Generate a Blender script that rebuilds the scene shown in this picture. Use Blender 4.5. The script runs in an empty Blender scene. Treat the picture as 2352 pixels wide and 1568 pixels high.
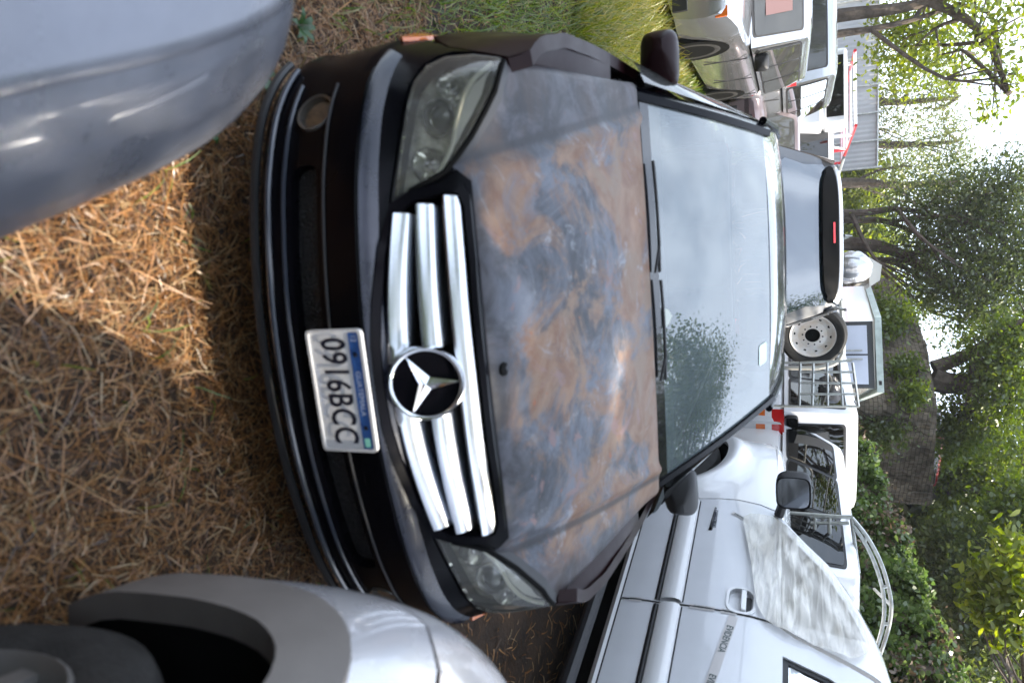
import bpy, math, random
import numpy as np
from mathutils import Matrix, Vector
from mathutils.geometry import delaunay_2d_cdt
sc = bpy.context.scene
C = sc.collection
rng = np.random.default_rng(7)
random.seed(7)

# ---------------------------------------------------------------- camera, light, exposure
FPX, CZ, PIT, ROL = 1568.0, 1.45, 0.387, 0.014      # focal length in photo units (2352 wide), eye height, tilt, roll
cp_, sp_ = math.cos(PIT), math.sin(PIT)
VU = np.array([1, 0, 0.]); VV = np.array([0, sp_, cp_]); VD = np.array([0, cp_, -sp_])
AX = math.sin(ROL) * VU + math.cos(ROL) * VV         # towards the right of the sideways picture (up in the world)
AY = math.cos(ROL) * VU - math.sin(ROL) * VV
cam = bpy.data.cameras.new('camera'); camo = bpy.data.objects.new('camera', cam); C.objects.link(camo)
M = Matrix.Identity(4)
for i, col in enumerate((AX, -AY, -VD)):
    for r in range(3): M[r][i] = col[r]
M[2][3] = CZ
camo.matrix_world = M
cam.sensor_fit = 'HORIZONTAL'; cam.sensor_width = 36; cam.lens = 36 * FPX / 2352
cam.clip_start = 0.02; cam.clip_end = 2000
cam.dof.use_dof = True; cam.dof.focus_distance = 9.0; cam.dof.aperture_fstop = 2.6
sc.camera = camo

SUN = np.array([0.58, 0.07, 0.81]); SUN = SUN / np.linalg.norm(SUN)     # direction towards the sun
world = bpy.data.worlds.new('World'); sc.world = world; world.use_nodes = True
wn = world.node_tree.nodes; wl = world.node_tree.links
bg = wn['Background']; sky = wn.new('ShaderNodeTexSky'); sky.sky_type = 'NISHITA'; sky.sun_disc = False
sky.sun_elevation = math.asin(SUN[2]); sky.sun_rotation = math.atan2(SUN[0], SUN[1])
sky.air_density = 1.3; sky.dust_density = 1.2; sky.ozone_density = 1.0
# thin broken cloud over the whole sky
wtc = wn.new('ShaderNodeTexCoord'); wmp = wn.new('ShaderNodeMapping'); wmp.inputs['Scale'].default_value = (1, 1, 2.2); wl.new(wtc.outputs['Generated'], wmp.inputs[0])
wnz = wn.new('ShaderNodeTexNoise'); wnz.inputs['Scale'].default_value = 2.6; wnz.inputs['Detail'].default_value = 9; wnz.inputs['Roughness'].default_value = .55; wl.new(wmp.outputs[0], wnz.inputs['Vector'])
wmr = wn.new('ShaderNodeMapRange'); wmr.interpolation_type = 'SMOOTHSTEP'; wmr.inputs[1].default_value = .36; wmr.inputs[2].default_value = .60; wmr.inputs[3].default_value = .42; wmr.inputs[4].default_value = .85; wl.new(wnz.outputs[0], wmr.inputs[0])
wmx = wn.new('ShaderNodeMix'); wmx.data_type = 'RGBA'; wmx.inputs[7].default_value = (7.4, 8.4, 10.0, 1); wl.new(wmr.outputs[0], wmx.inputs[0]); wl.new(sky.outputs[0], wmx.inputs[6])
wl.new(wmx.outputs[2], bg.inputs[0]); bg.inputs[1].default_value = 0.15
sl = bpy.data.lights.new('sun', 'SUN'); sl.energy = 5.0; sl.angle = math.radians(0.6); sl.color = (1, 0.90, 0.74)
so = bpy.data.objects.new('sun', sl); C.objects.link(so)
so.rotation_euler = Vector(-SUN).to_track_quat('-Z', 'Y').to_euler()
sc.view_settings.view_transform = 'Standard'; sc.view_settings.look = 'None'
sc.view_settings.exposure = 1.4; sc.view_settings.gamma = 1; sc.view_settings.use_curve_mapping = False
sc.cycles.max_bounces = 8; sc.cycles.transparent_max_bounces = 12

def ray(px, py):
    d = FPX * VD + (px - 1176) * AX + (py - 784) * AY
    return d / d[1]
def atY(px, py, Y): return np.array([0, 0, CZ]) + ray(px, py) * Y      # point of the place at a distance Y in front of the lens
def ground(x, y):
    x = np.asarray(x, float); y = np.asarray(y, float)
    return 0.022 * np.maximum(0, y - 3.0) + 0.012 * np.sin(x * 2.1 + 1) * np.sin(y * 1.7) + 0.16 * np.clip((x - 0.8) / .8, 0, 1) * np.clip((y - 2.0) / 1.2, 0, 1)

# ---------------------------------------------------------------- materials
MATS = {}
def nd(m, t): return m.node_tree.nodes.new(t)
def lk(m, a, b): m.node_tree.links.new(a, b)
def mat(name, color, rough=0.5, metal=0.0, spec=0.5, coat=0.0, var=0.0, vscale=6.0, bump=0.0, bscale=40.0, color2=None, trans=0.0, alpha=1.0, ior=1.45, rvar=0.0, detail=6.0):
    m = bpy.data.materials.new(name); m.use_nodes = True
    b = m.node_tree.nodes['Principled BSDF']
    b.inputs['Base Color'].default_value = (*color, 1); b.inputs['Roughness'].default_value = rough
    b.inputs['Metallic'].default_value = metal; b.inputs['Specular IOR Level'].default_value = spec
    b.inputs['Coat Weight'].default_value = coat; b.inputs['Coat Roughness'].default_value = 0.04
    b.inputs['Transmission Weight'].default_value = trans; b.inputs['Alpha'].default_value = alpha; b.inputs['IOR'].default_value = ior
    tc = nd(m, 'ShaderNodeTexCoord')
    if var or color2 or rvar:
        n = nd(m, 'ShaderNodeTexNoise'); n.inputs['Scale'].default_value = vscale; n.inputs['Detail'].default_value = detail; n.inputs['Roughness'].default_value = 0.65
        lk(m, tc.outputs['Object'], n.inputs['Vector'])
        r = nd(m, 'ShaderNodeValToRGB'); r.color_ramp.elements[0].position = 0.33; r.color_ramp.elements[1].position = 0.67
        c2 = color2 or tuple(min(1, c * (1 + var)) for c in color); c1 = color if color2 else tuple(c * (1 - var) for c in color)
        r.color_ramp.elements[0].color = (*c1, 1); r.color_ramp.elements[1].color = (*c2, 1)
        lk(m, n.outputs[0], r.inputs[0])
        if var or color2: lk(m, r.outputs[0], b.inputs['Base Color'])
        if rvar:
            mr = nd(m, 'ShaderNodeMapRange'); mr.inputs[1].default_value = .3; mr.inputs[2].default_value = .7
            mr.inputs[3].default_value = max(0, rough - rvar); mr.inputs[4].default_value = rough + rvar
            lk(m, n.outputs[0], mr.inputs[0]); lk(m, mr.outputs[0], b.inputs['Roughness'])
    if bump:
        n2 = nd(m, 'ShaderNodeTexNoise'); n2.inputs['Scale'].default_value = bscale; n2.inputs['Detail'].default_value = 5
        lk(m, tc.outputs['Object'], n2.inputs['Vector'])
        bp = nd(m, 'ShaderNodeBump'); bp.inputs['Strength'].default_value = bump; bp.inputs['Distance'].default_value = 0.02
        lk(m, n2.outputs[0], bp.inputs['Height']); lk(m, bp.outputs[0], b.inputs['Normal'])
    MATS[name] = m
    return m
def glass(name, tint=(.55, .6, .6), clear=0.45, dust=(.45, .45, .42), dustw=0.1, rough=0.02, ior=1.65):
    # thin pane: mirror by fresnel, tinted see-through, a pale film of dust, on the windscreen also sky sheen
    m = bpy.data.materials.new(name); m.use_nodes = True; nt = m.node_tree
    for n in list(nt.nodes):
        if n.type == 'BSDF_PRINCIPLED': nt.nodes.remove(n)
    out = [n for n in nt.nodes if n.type == 'OUTPUT_MATERIAL'][0]
    tr = nd(m, 'ShaderNodeBsdfTransparent'); tr.inputs[0].default_value = (*[t * clear * 2 if t * clear * 2 < 1 else 1 for t in tint], 1)
    gl = nd(m, 'ShaderNodeBsdfGlossy'); gl.inputs['Roughness'].default_value = rough
    df = nd(m, 'ShaderNodeBsdfDiffuse'); df.inputs[0].default_value = (*dust, 1)
    fr = nd(m, 'ShaderNodeFresnel'); fr.inputs[0].default_value = ior
    tc = nd(m, 'ShaderNodeTexCoord'); nz = nd(m, 'ShaderNodeTexNoise'); nz.inputs['Scale'].default_value = 3.5; nz.inputs['Detail'].default_value = 8
    lk(m, tc.outputs['Object'], nz.inputs['Vector'])
    ml = nd(m, 'ShaderNodeMapRange'); ml.inputs[1].default_value = .3; ml.inputs[2].default_value = .75; ml.inputs[3].default_value = dustw * .75; ml.inputs[4].default_value = dustw * 1.25
    lk(m, nz.outputs[0], ml.inputs[0])
    m1 = nd(m, 'ShaderNodeMixShader'); m2 = nd(m, 'ShaderNodeMixShader')
    lk(m, ml.outputs[0], m1.inputs[0]); lk(m, tr.outputs[0], m1.inputs[1]); lk(m, df.outputs[0], m1.inputs[2])
    lk(m, fr.outputs[0], m2.inputs[0]); lk(m, m1.outputs[0], m2.inputs[1]); lk(m, gl.outputs[0], m2.inputs[2])
    lk(m, m2.outputs[0], out.inputs[0]); MATS[name] = m
    return m

# ---------------------------------------------------------------- mesh helpers
def mesh_obj(name, V, F, m=None, parent=None, smooth=True, sharp=35):
    me = bpy.data.meshes.new(name); me.from_pydata([tuple(map(float, v)) for v in V], [], [tuple(int(i) for i in f) for f in F]); me.update()
    o = bpy.data.objects.new(name, me); C.objects.link(o)
    if m: me.materials.append(m)
    if smooth:
        me.shade_smooth()
        me.set_sharp_from_angle(angle=math.radians(sharp))
    if parent is not None: o.parent = parent
    return o
def tag(o, label=None, cat=None, group=None, kind=None):
    if label: o['label'] = label
    if cat: o['category'] = cat
    if group: o['group'] = group
    if kind: o['kind'] = kind
    return o
def thing(name, label, cat, loc=(0, 0, 0), rz=0.0, group=None):
    o = bpy.data.objects.new(name, None); C.objects.link(o); o.location = [float(v) for v in loc]; o.rotation_euler = (0, 0, rz)
    o.empty_display_size = .2
    return tag(o, label, cat, group)
class MB:
    def __init__(s): s.V = []; s.F = []
    def add(s, V, F):
        n = len(s.V); s.V += [tuple(map(float, v)) for v in V]; s.F += [tuple(int(i) + n for i in f) for f in F]; return s
    def box(s, x0, x1, y0, y1, z0, z1):
        V = [(x, y, z) for z in (z0, z1) for y in (y0, y1) for x in (x0, x1)]
        return s.add(V, [(0, 2, 3, 1), (4, 5, 7, 6), (0, 1, 5, 4), (2, 6, 7, 3), (0, 4, 6, 2), (1, 3, 7, 5)])
    def hexa(s, P):   # 8 points: bottom ring 4, top ring 4
        return s.add(P, [(3, 2, 1, 0), (4, 5, 6, 7), (0, 1, 5, 4), (1, 2, 6, 5), (2, 3, 7, 6), (3, 0, 4, 7)])
    def tube(s, pts, r, seg=8, cap=True):
        P = [np.array(p, float) for p in pts]; n = len(P); R = r if hasattr(r, '__len__') else [r] * n
        V = []; F = []; prev = None
        for i, p in enumerate(P):
            t = (P[min(i + 1, n - 1)] - P[max(i - 1, 0)]); t = t / (np.linalg.norm(t) + 1e-9)
            if prev is None:
                a = np.array([0, 0, 1.]) if abs(t[2]) < .9 else np.array([1., 0, 0])
            else: a = prev
            u = a - t * (a @ t); u /= np.linalg.norm(u) + 1e-9; prev = u; w = np.cross(t, u)
            for k in range(seg):
                an = 2 * math.pi * k / seg; V.append(p + R[i] * (math.cos(an) * u + math.sin(an) * w))
        for i in range(n - 1):
            for k in range(seg):
                k2 = (k + 1) % seg; F.append((i * seg + k, i * seg + k2, (i + 1) * seg + k2, (i + 1) * seg + k))
        if cap: F.append(tuple(range(seg))[::-1]); F.append(tuple((n - 1) * seg + k for k in range(seg)))
        return s.add(V, F)
    def grid(s, rows, close=False):
        n = len(rows); m = len(rows[0]); V = [p for r in rows for p in r]; F = []
        for i in range(n - 1):
            for k in range(m - 1 + (1 if close else 0)):
                k2 = (k + 1) % m; F.append((i * m + k, i * m + k2, (i + 1) * m + k2, (i + 1) * m + k))
        return s.add(V, F)
    def lathe(s, prof, seg, f):   # prof: (r, h); f(x,y,h) -> point
        rows = [[f(r * math.cos(2 * math.pi * k / seg), r * math.sin(2 * math.pi * k / seg), h) for k in range(seg)] for r, h in prof]
        return s.grid(rows, close=True)
    def build(s, name, m, parent=None, smooth=True, sharp=35, bevel=0.0, sub=0):
        o = mesh_obj(name, s.V, s.F, m, parent, smooth, sharp)
        if bevel:
            b = o.modifiers.new('bevel', 'BEVEL'); b.width = bevel; b.segments = 2; b.limit_method = 'ANGLE'; b.angle_limit = math.radians(30); b.harden_normals = False
        if sub:
            o.modifiers.new('sub', 'SUBSURF').levels = sub; o.modifiers['sub'].render_levels = sub
        return o
def dens(loop, step, closed=True):
    out = []
    n = len(loop)
    for i in range(n if closed else n - 1):
        a = np.array(loop[i], float); b = np.array(loop[(i + 1) % n], float); k = max(1, int(np.linalg.norm(b - a) / step))
        out += [tuple(a + (b - a) * j / k) for j in range(k)]
    if not closed: out.append(tuple(loop[-1]))
    return out
def smoothloop(P, n=4, closed=True):
    P = [np.array(p, float) for p in P]; out = []; N = len(P)
    for i in range(N if closed else N - 1):
        a, b, c, d = (P[(i - 1) % N], P[i], P[(i + 1) % N], P[(i + 2) % N]) if closed else (P[max(i - 1, 0)], P[i], P[i + 1], P[min(i + 2, N - 1)])
        for k in range(n):
            t = k / n; out.append(tuple(.5 * (2 * b + (c - a) * t + (2 * a - 5 * b + 4 * c - d) * t * t + (3 * b - a - 3 * c + d) * t ** 3)))
    if not closed: out.append(tuple(P[-1]))
    return out
def patch(mb, f, outer, holes=(), step=.03, depth=0.012, off=0.0, edge=None):
    # a sheet that follows the surface f(a, b, offset), cut to the outline, with its cut edge turned inward by depth
    loops = [dens(outer, edge or step)] + [dens(h, edge or step) for h in holes]
    pts = []; edges = []
    for lp in loops:
        n0 = len(pts); pts += [Vector(p[:2]) for p in lp]; k = len(lp); edges += [(n0 + i, n0 + (i + 1) % k) for i in range(k)]
    A = np.array(loops[0]); lo = A.min(0); hi = A.max(0)
    xs = np.arange(lo[0] + step / 2, hi[0], step); ys = np.arange(lo[1] + step / 2, hi[1], step)
    allb = np.array([p for lp in loops for p in lp])
    for x in xs:
        for y in ys:
            if np.min((allb[:, 0] - x) ** 2 + (allb[:, 1] - y) ** 2) > (step * .35) ** 2: pts.append(Vector((x, y)))
    nb = sum(len(l) for l in loops)
    v, e, fcs, ov, oe, of = delaunay_2d_cdt(pts, edges, [], 1, 1e-5)
    if holes:
        hp = [np.array(l) for l in loops[1:]]
        def inside(x, y):
            for q in hp:
                a = q; b = np.roll(q, -1, 0); c = ((a[:, 1] > y) != (b[:, 1] > y)); d = np.where(c, b[:, 1] - a[:, 1], 1)
                if (c & (x < (b[:, 0] - a[:, 0]) * (y - a[:, 1]) / d + a[:, 0])).sum() % 2: return True
            return False
        fcs = [t for t in fcs if not inside(sum(v[i][0] for i in t) / len(t), sum(v[i][1] for i in t) / len(t))]
    V = [f(p[0], p[1], off) for p in v]; n = len(V)
    V2 = list(V); F = [tuple(x) for x in fcs]
    if depth:
        cnt = {}
        for t in F:
            for i in range(len(t)):
                a, b = t[i], t[(i + 1) % len(t)]; cnt[(a, b)] = 1
        bnd = [(a, b) for (a, b) in cnt if (b, a) not in cnt]; mp = {}
        for a, b in bnd:
            for q in (a, b):
                if q not in mp: mp[q] = len(V2); V2.append(f(v[q][0], v[q][1], off - depth))
            F.append((b, a, mp[a], mp[b]))
    return mb.add(V2, F)
def circle(cx, cy, r, n=24, ry=None): return [(cx + r * math.cos(2 * math.pi * k / n), cy + (ry or r) * math.sin(2 * math.pi * k / n)) for k in range(n)]
def rrect(x0, x1, y0, y1, r, n=4):
    out = []
    for cx, cy, a0 in ((x1 - r, y0 + r, -90), (x1 - r, y1 - r, 0), (x0 + r, y1 - r, 90), (x0 + r, y0 + r, 180)):
        for k in range(n + 1):
            a = math.radians(a0 + 90 * k / n); out.append((cx + r * math.cos(a), cy + r * math.sin(a)))
    return out
def text_mesh(name, body, size, m, parent, f, sx=1.0, bold=0.0, spacing=1.0):
    # flat lettering laid on the surface f(a, b)
    cu = bpy.data.curves.new('t', 'FONT'); cu.body = body; cu.size = size; cu.align_x = 'CENTER'; cu.align_y = 'CENTER'; cu.offset = bold; cu.space_character = spacing; cu.resolution_u = 3
    t = bpy.data.objects.new('t', cu); C.objects.link(t)
    dg = bpy.context.evaluated_depsgraph_get(); me = bpy.data.meshes.new_from_object(t.evaluated_get(dg))
    bpy.data.objects.remove(t); 
    V = [f(v.co.x * sx, v.co.y) for v in me.vertices]; F = [tuple(p.vertices) for p in me.polygons]
    return mesh_obj(name, V, F, m, parent, smooth=False)
# ---------------------------------------------------------------- shared materials
M_black = mat('black_paint', (.0025, .0025, .004), .2, spec=.08, coat=.0, rvar=.08, vscale=9)
M_wine = mat('wine_paint', (.011, .0025, .0035), .4, spec=.12, coat=.06, rvar=.08, vscale=7)
M_plast = mat('black_plastic', (.018, .018, .02), .5, bump=.15, bscale=300)
M_dark = mat('dark_void', (.006, .006, .006), .9, spec=.1)
M_rub = mat('tyre_rubber', (.022, .021, .02), .8, var=.35, vscale=14, bump=.3, bscale=120)
M_satin = mat('satin_chrome', (.64, .66, .70), .22, metal=1, rvar=.03, vscale=6)
M_chrome = mat('chrome', (.88, .89, .92), .09, metal=1, rvar=.05, vscale=20)
M_rim = mat('alloy_rim', (.42, .42, .43), .35, metal=.8, var=.2)
M_glass = glass('window_glass', (.5, .55, .55), .35, (.42, .43, .42), .12)
M_wind = glass('windscreen_glass', (.55, .6, .58), .30, (.46, .57, .60), .20, ior=2.5)  # bluish film and raised ior stand for the bright sky reflected in it
M_lens = glass('lamp_lens', (.98, .97, .92), .5, (.84, .83, .77), .065, .04)
M_refl = mat('lamp_reflector', (.80, .79, .74), .12, metal=.85, var=.3, vscale=30)
M_lampwarm = mat('lamp_housing', (.60, .59, .54), .25, metal=.4, var=.45, vscale=26)
M_strip = mat('lamp_strip', (.66, .66, .65), .35, coat=.5)
M_rib = mat('lamp_rib', (.82, .82, .72), .3)
M_orange = mat('orange_lens', (.75, .16, .015), .15, coat=1)
M_redlens = mat('red_lens', (.55, .012, .012), .12, coat=1)
M_cloth = mat('seat_cloth', (.10, .10, .105), .9, var=.2)
M_white_plate = mat('plate_white', (.72, .72, .74), .35, var=.05, vscale=30)
M_blue = mat('plate_blue', (.03, .10, .32), .4, var=.2, vscale=60)
M_ink = mat('plate_ink', (.012, .014, .03), .4)
M_palebl = mat('plate_pale_ink', (.45, .52, .70), .4)
M_sticker = mat('pale_sticker', (.66, .78, .74), .5)

def rust_material():
    m = bpy.data.materials.new('scorched_bonnet'); m.use_nodes = True; b = m.node_tree.nodes['Principled BSDF']
    tc = nd(m, 'ShaderNodeTexCoord'); sep = nd(m, 'ShaderNodeSeparateXYZ'); lk(m, tc.outputs['Object'], sep.inputs[0])
    def noise(scale, detail=7, rough=.6, off=(0, 0, 0), dist=0.6):
        mp = nd(m, 'ShaderNodeMapping'); mp.inputs['Location'].default_value = off; lk(m, tc.outputs['Object'], mp.inputs[0])
        n = nd(m, 'ShaderNodeTexNoise'); n.inputs['Scale'].default_value = scale; n.inputs['Detail'].default_value = detail; n.inputs['Roughness'].default_value = rough; n.inputs['Distortion'].default_value = dist
        lk(m, mp.outputs[0], n.inputs['Vector']); return n.outputs[0]
    def ramp(sock, lo, hi):
        r = nd(m, 'ShaderNodeMapRange'); r.interpolation_type = 'SMOOTHSTEP'; r.inputs[1].default_value = lo; r.inputs[2].default_value = hi; lk(m, sock, r.inputs[0]); return r.outputs[0]
    def math_(op, a, bb):
        n = nd(m, 'ShaderNodeMath'); n.operation = op
        for i, v in enumerate((a, bb)):
            if hasattr(v, 'is_linked'): lk(m, v, n.inputs[i])
            else: n.inputs[i].default_value = v
        return n.outputs[0]
    def mix(f, a, bb):
        n = nd(m, 'ShaderNodeMix'); n.data_type = 'RGBA'; lk(m, f, n.inputs[0])
        for i, v in ((6, a), (7, bb)):
            if isinstance(v, tuple): n.inputs[i].default_value = (*v, 1)
            else: lk(m, v, n.inputs[i])
        return n.outputs[2]
    ax = math_('ABSOLUTE', sep.outputs[0], 0)
    yy = sep.outputs[1]
    steel = mix(ramp(noise(5, 8, .7), .35, .65), (.026, .028, .035), (.115, .125, .155))
    # rust grows towards the screen and away from the sides
    bias = math_('MULTIPLY', math_('SUBTRACT', yy, .58), .17)
    rustm = ramp(math_('ADD', noise(4.0, 12, .70, (1.3, .2, 0), .6), bias), .42, .575)
    rustc = mix(ramp(noise(9, 8, .7, (4, 1, 0)), .35, .65), (.140, .070, .040), (.20, .125, .083))
    rustc = mix(ramp(noise(4.5, 6, .6, (7, 2, 0)), .5, .62), rustc, (.17, .115, .08))
    col = mix(rustm, steel, rustc)
    pink = ramp(noise(5.2, 7, .6, (11, 3, 0), 1.5), .60, .66); col = mix(math_('MULTIPLY', pink, .7), col, (.18, .11, .105))
    ash = ramp(noise(6.5, 9, .7, (3, 9, 0), .8), .56, .70); col = mix(math_('MULTIPLY', ash, .7), col, (.25, .26, .285))
    spots = ramp(noise(38, 3, .5, (2, 2, 0), 0), .70, .74); col = mix(math_('MULTIPLY', spots, .8), col, (.24, .075, .035))
    nz_ = math_('MULTIPLY', noise(4, 6), .14); yk = math_('MULTIPLY', yy, -.17)
    eL = ramp(math_('ADD', math_('ADD', math_('MULTIPLY', sep.outputs[0], -1), yk), nz_), .49, .58); eR = ramp(math_('ADD', math_('ADD', sep.outputs[0], yk), nz_), .60, .70)
    edge = math_('MAXIMUM', eL, eR)
    front = ramp(math_('ADD', math_('SUBTRACT', .34, yy), math_('MULTIPLY', noise(6, 6, .6, (5, 5, 0)), .22)), .16, .27)
    soot = math_('MAXIMUM', edge, front)
    col = mix(math_('MULTIPLY', soot, .9), col, mix(ramp(noise(8, 7, .7, (9, 9, 0)), .4, .65), (.018, .018, .022), (.062, .062, .075)))
    cr_ = math_('ABSOLUTE', math_('SUBTRACT', math_('SUBTRACT', ax, math_('MULTIPLY', yy, .171)), .490), 0); crm = math_('MULTIPLY', math_('SUBTRACT', 1, ramp(cr_, .004, .020)), .75)  # dark line painted along each crease to deepen the groove's shade
    col = mix(crm, col, (.022, .022, .026))
    lk(m, col, b.inputs['Base Color'])
    rr = nd(m, 'ShaderNodeMapRange'); rr.inputs[3].default_value = .34; rr.inputs[4].default_value = .58; lk(m, noise(7, 6, .6, (6, 1, 0)), rr.inputs[0]); lk(m, rr.outputs[0], b.inputs['Roughness'])
    b.inputs['Specular IOR Level'].default_value = .26; b.inputs['Metallic'].default_value = .0
    bp = nd(m, 'ShaderNodeBump'); bp.inputs['Strength'].default_value = .12; bp.inputs['Distance'].default_value = .01
    lk(m, noise(30, 8, .7), bp.inputs['Height']); lk(m, bp.outputs[0], b.inputs['Normal'])
    return m
M_rust = rust_material()

# ---------------------------------------------------------------- the burnt sedan (x right of picture, y towards its tail, z up)
sedan = thing('sedan', 'black sedan with a scorched rusty bonnet and star badge, facing the lens nose first', 'car', (.112, 1.40, 0), .219)
PL = [(-.2, .008), (0, 0), (.2, .008), (.4, .04), (.55, .08), (.69, .145), (.80, .25), (.868, .40), (.895, .57), (.90, .75), (.90, 1.0), (.90, 1.4), (.90, 2.0), (.90, 3.4), (.885, 4.0), (.86, 4.35)]
CPn = np.array(smoothloop(PL, 12, False)); CPn = CPn[12:]
SLn = np.r_[0, np.cumsum(np.hypot(*np.diff(CPn, axis=0).T))]
PZ = [.10, .17, .20, .24, .27, .30, .50, .515, .55, .60, .66, .72, .78, .9, .97]
PO = [.09, .06, .02, .0, .005, .02, .0, .004, .05, .075, .095, .125, .165, .25, .5]
def skin(s, z, off=0.0):
    a = abs(s); e = .012
    x, y = np.interp(a, SLn, CPn[:, 0]), np.interp(a, SLn, CPn[:, 1])
    tx = np.interp(a + e, SLn, CPn[:, 0]) - np.interp(max(a - e, 0), SLn, CPn[:, 0]); ty = np.interp(a + e, SLn, CPn[:, 1]) - np.interp(max(a - e, 0), SLn, CPn[:, 1])
    if a < .005: tx, ty = 1, 0
    l = math.hypot(tx, ty); nx, ny = ty / l, -tx / l
    ins = np.interp(z, PZ, PO) * (abs(ny) * .85 + .15) - off
    return np.array([(1 if s >= 0 else -1) * (x - nx * -(-ins)) if False else (1 if s >= 0 else -1) * (x - nx * ins), y - ny * ins, z])
def mir(L): return [(-a, b) for a, b in L]
HL = [(.463, .576), (.556, .586), (.658, .594), (.739, .597), (.80, .600), (.865, .618), (.912, .655), (.938, .715), (.945, .775), (.935, .792), (.88, .790), (.813, .784), (.73, .765), (.639, .739), (.584, .715), (.533, .684), (.504, .645), (.481, .604)]
top_in = [(.545, .712), (.515, .742), (.30, .754), (0, .757)]
lowR = [(.10, .17), (.5, .17), (.8, .17), (.97, .18)]
arch = [(1.365 + .365 * math.cos(math.radians(a)), .33 + .365 * math.sin(math.radians(a))) for a in range(200, 89, -10)]
seam = [(1.06, .56), (.985, .635)]
# front bumper: below lamps and grille, between the wheel arches
half = lowR + [q for q in arch if q[0] < 1.07] + seam + [(.962, .715), (.955, .66), (.925, .625), (.87, .600), (.80, .585), (.739, .582), (.658, .580), (.556, .573), (.450, .562)] + [(.468, .604), (.49, .648), (.518, .688)] + top_in
seen = half
loop = seen + mir(seen[:-1])[::-1] + [(0, .17)]
gr = [(.10, .533), (.20, .540), (.33, .553), (.43, .576), (.462, .62), (.485, .70), (.482, .722), (.45, .735), (.30, .743), (0, .746)]
gloop = [(0, .531)] + gr + mir(gr[:-1])[::-1]
intake = rrect(-.56, .56, .302, .385, .03)
fogh = circle(.705, .355, .058)
mb = MB(); patch(mb, skin, loop, [gloop, intake, fogh, mir(fogh)], .035, .03, 0, .02); mb.build('front_bumper', M_black, sedan)
mb = MB(); patch(mb, skin, gloop, (), .05, 0, -.075); patch(mb, skin, intake, (), .05, 0, -.05); mb.build('opening_liner', M_dark, sedan)
M_mesh = mat('grille_mesh', (.012, .012, .013), .5)
vt = nd(M_mesh, 'ShaderNodeTexVoronoi'); vt.inputs['Scale'].default_value = 90; vt.feature = 'DISTANCE_TO_EDGE'; tcx = nd(M_mesh, 'ShaderNodeTexCoord'); lk(M_mesh, tcx.outputs['Object'], vt.inputs['Vector'])
bpx = nd(M_mesh, 'ShaderNodeBump'); bpx.inputs['Strength'].default_value = 1; bpx.inputs['Distance'].default_value = .01; lk(M_mesh, vt.outputs['Distance'], bpx.inputs['Height']); bpx.invert = True; lk(M_mesh, bpx.outputs[0], M_mesh.node_tree.nodes['Principled BSDF'].inputs['Normal'])
mb = MB(); patch(mb, skin, intake, (), .05, 0, -.028); mb.build('intake_mesh', M_mesh, sedan)
mb = MB()
for zz, rr, oo, s1 in ((.250, .008, .008, .86), (.286, .006, .005, .80)):
    for sg in (1,): mb.tube([skin(s, zz + .012 * max(0, abs(s) - .5), oo) for s in np.linspace(-s1, s1, 61)], rr, 8)
mb.build('lower_lip', mat('lip_paint', (.03, .036, .05), .2, coat=.8, rvar=.08), sedan)
mb = MB(); mb.tube([skin(s, .193, .02) for s in np.linspace(-.92, .92, 61)], .012, 8); mb.build('splitter', M_plast, sedan)
mb = MB(); mb.tube([skin(s, .408, .003) for s in np.linspace(-.78, .78, 41)], .004, 6); mb.build('bumper_moulding', M_plast, sedan)
M_ledge = mat('ledge_sky_sheen', (.008, .010, .020), .28, coat=.2, spec=.45, rvar=.12, vscale=9, var=.4)  # glossy bluish strip standing for the sky reflected on the bumper top
mb = MB(); mb.grid([[skin(s, z, o) for s in np.linspace(-.90, .90, 61)] for z, o in ((.513, .004), (.519, .0055), (.530, .0055), (.543, .004), (.546, .0))]); mb.build('bumper_ledge', M_ledge, sedan)
# grille: surround, slats, badge
def ring_patch(mb, outer, inner, off): patch(mb, skin, outer, [inner], .03, .02, off, .02)
gout = [(a * 1.045, .64 + (b - .64) * 1.09) for a, b in gloop]; gin = [(a * .985, .64 + (b - .64) * .97) for a, b in gloop]
mb = MB(); ring_patch(mb, gout, gin, .012); gsur = mb.build('grille_surround', M_black, sedan)
def slat(zf, s0, s1):
    rows = []
    for s in np.linspace(s0, s1, 22):
        z = zf(abs(s)); rows.append([skin(s, z + dz, o) for o, dz in ((-.05, .030), (-.02, .0265), (.004, .015), (.014, -.003), (.016, -.014), (.010, -.021), (-.045, -.018))])
    b = MB(); b.grid(rows); b.F += [tuple(range(7)), tuple(range(len(b.V) - 7, len(b.V)))[::-1]]
    return b
for zf, e, inn in ((lambda a: .716 - .010 * (a / .47) ** 2, .468, 0), (lambda a: .644 + .002 * a, .447, .085), (lambda a: .566 + .028 * (a / .43) ** 1.6, .425, .055)):
    if inn == 0: slat(zf, -e, e).build('slat', M_satin, sedan)
    else:
        for sg in (-1, 1): slat(zf, sg * inn, sg * e).build('slat', M_satin, sedan)
th = math.radians(22); bn = np.array([0, -math.cos(th), math.sin(th)]); bu = np.array([0, math.sin(th), math.cos(th)]); bx = np.array([1, 0, 0.])
bc = skin(0, .628, .022)
def badge(a, b, h): return bc + bx * a + bu * b + bn * h
badge_o = MB().lathe([(0.001, .0), (.082, .0), (.086, -.03)], 40, badge).build('badge', M_black, sedan)
MB().lathe([(.082, -.004), (.081, .008), (.084, .013), (.090, .013), (.094, .006), (.094, -.02)], 48, badge).build('badge_ring', M_chrome, badge_o, sharp=60)
sb = MB()
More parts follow.
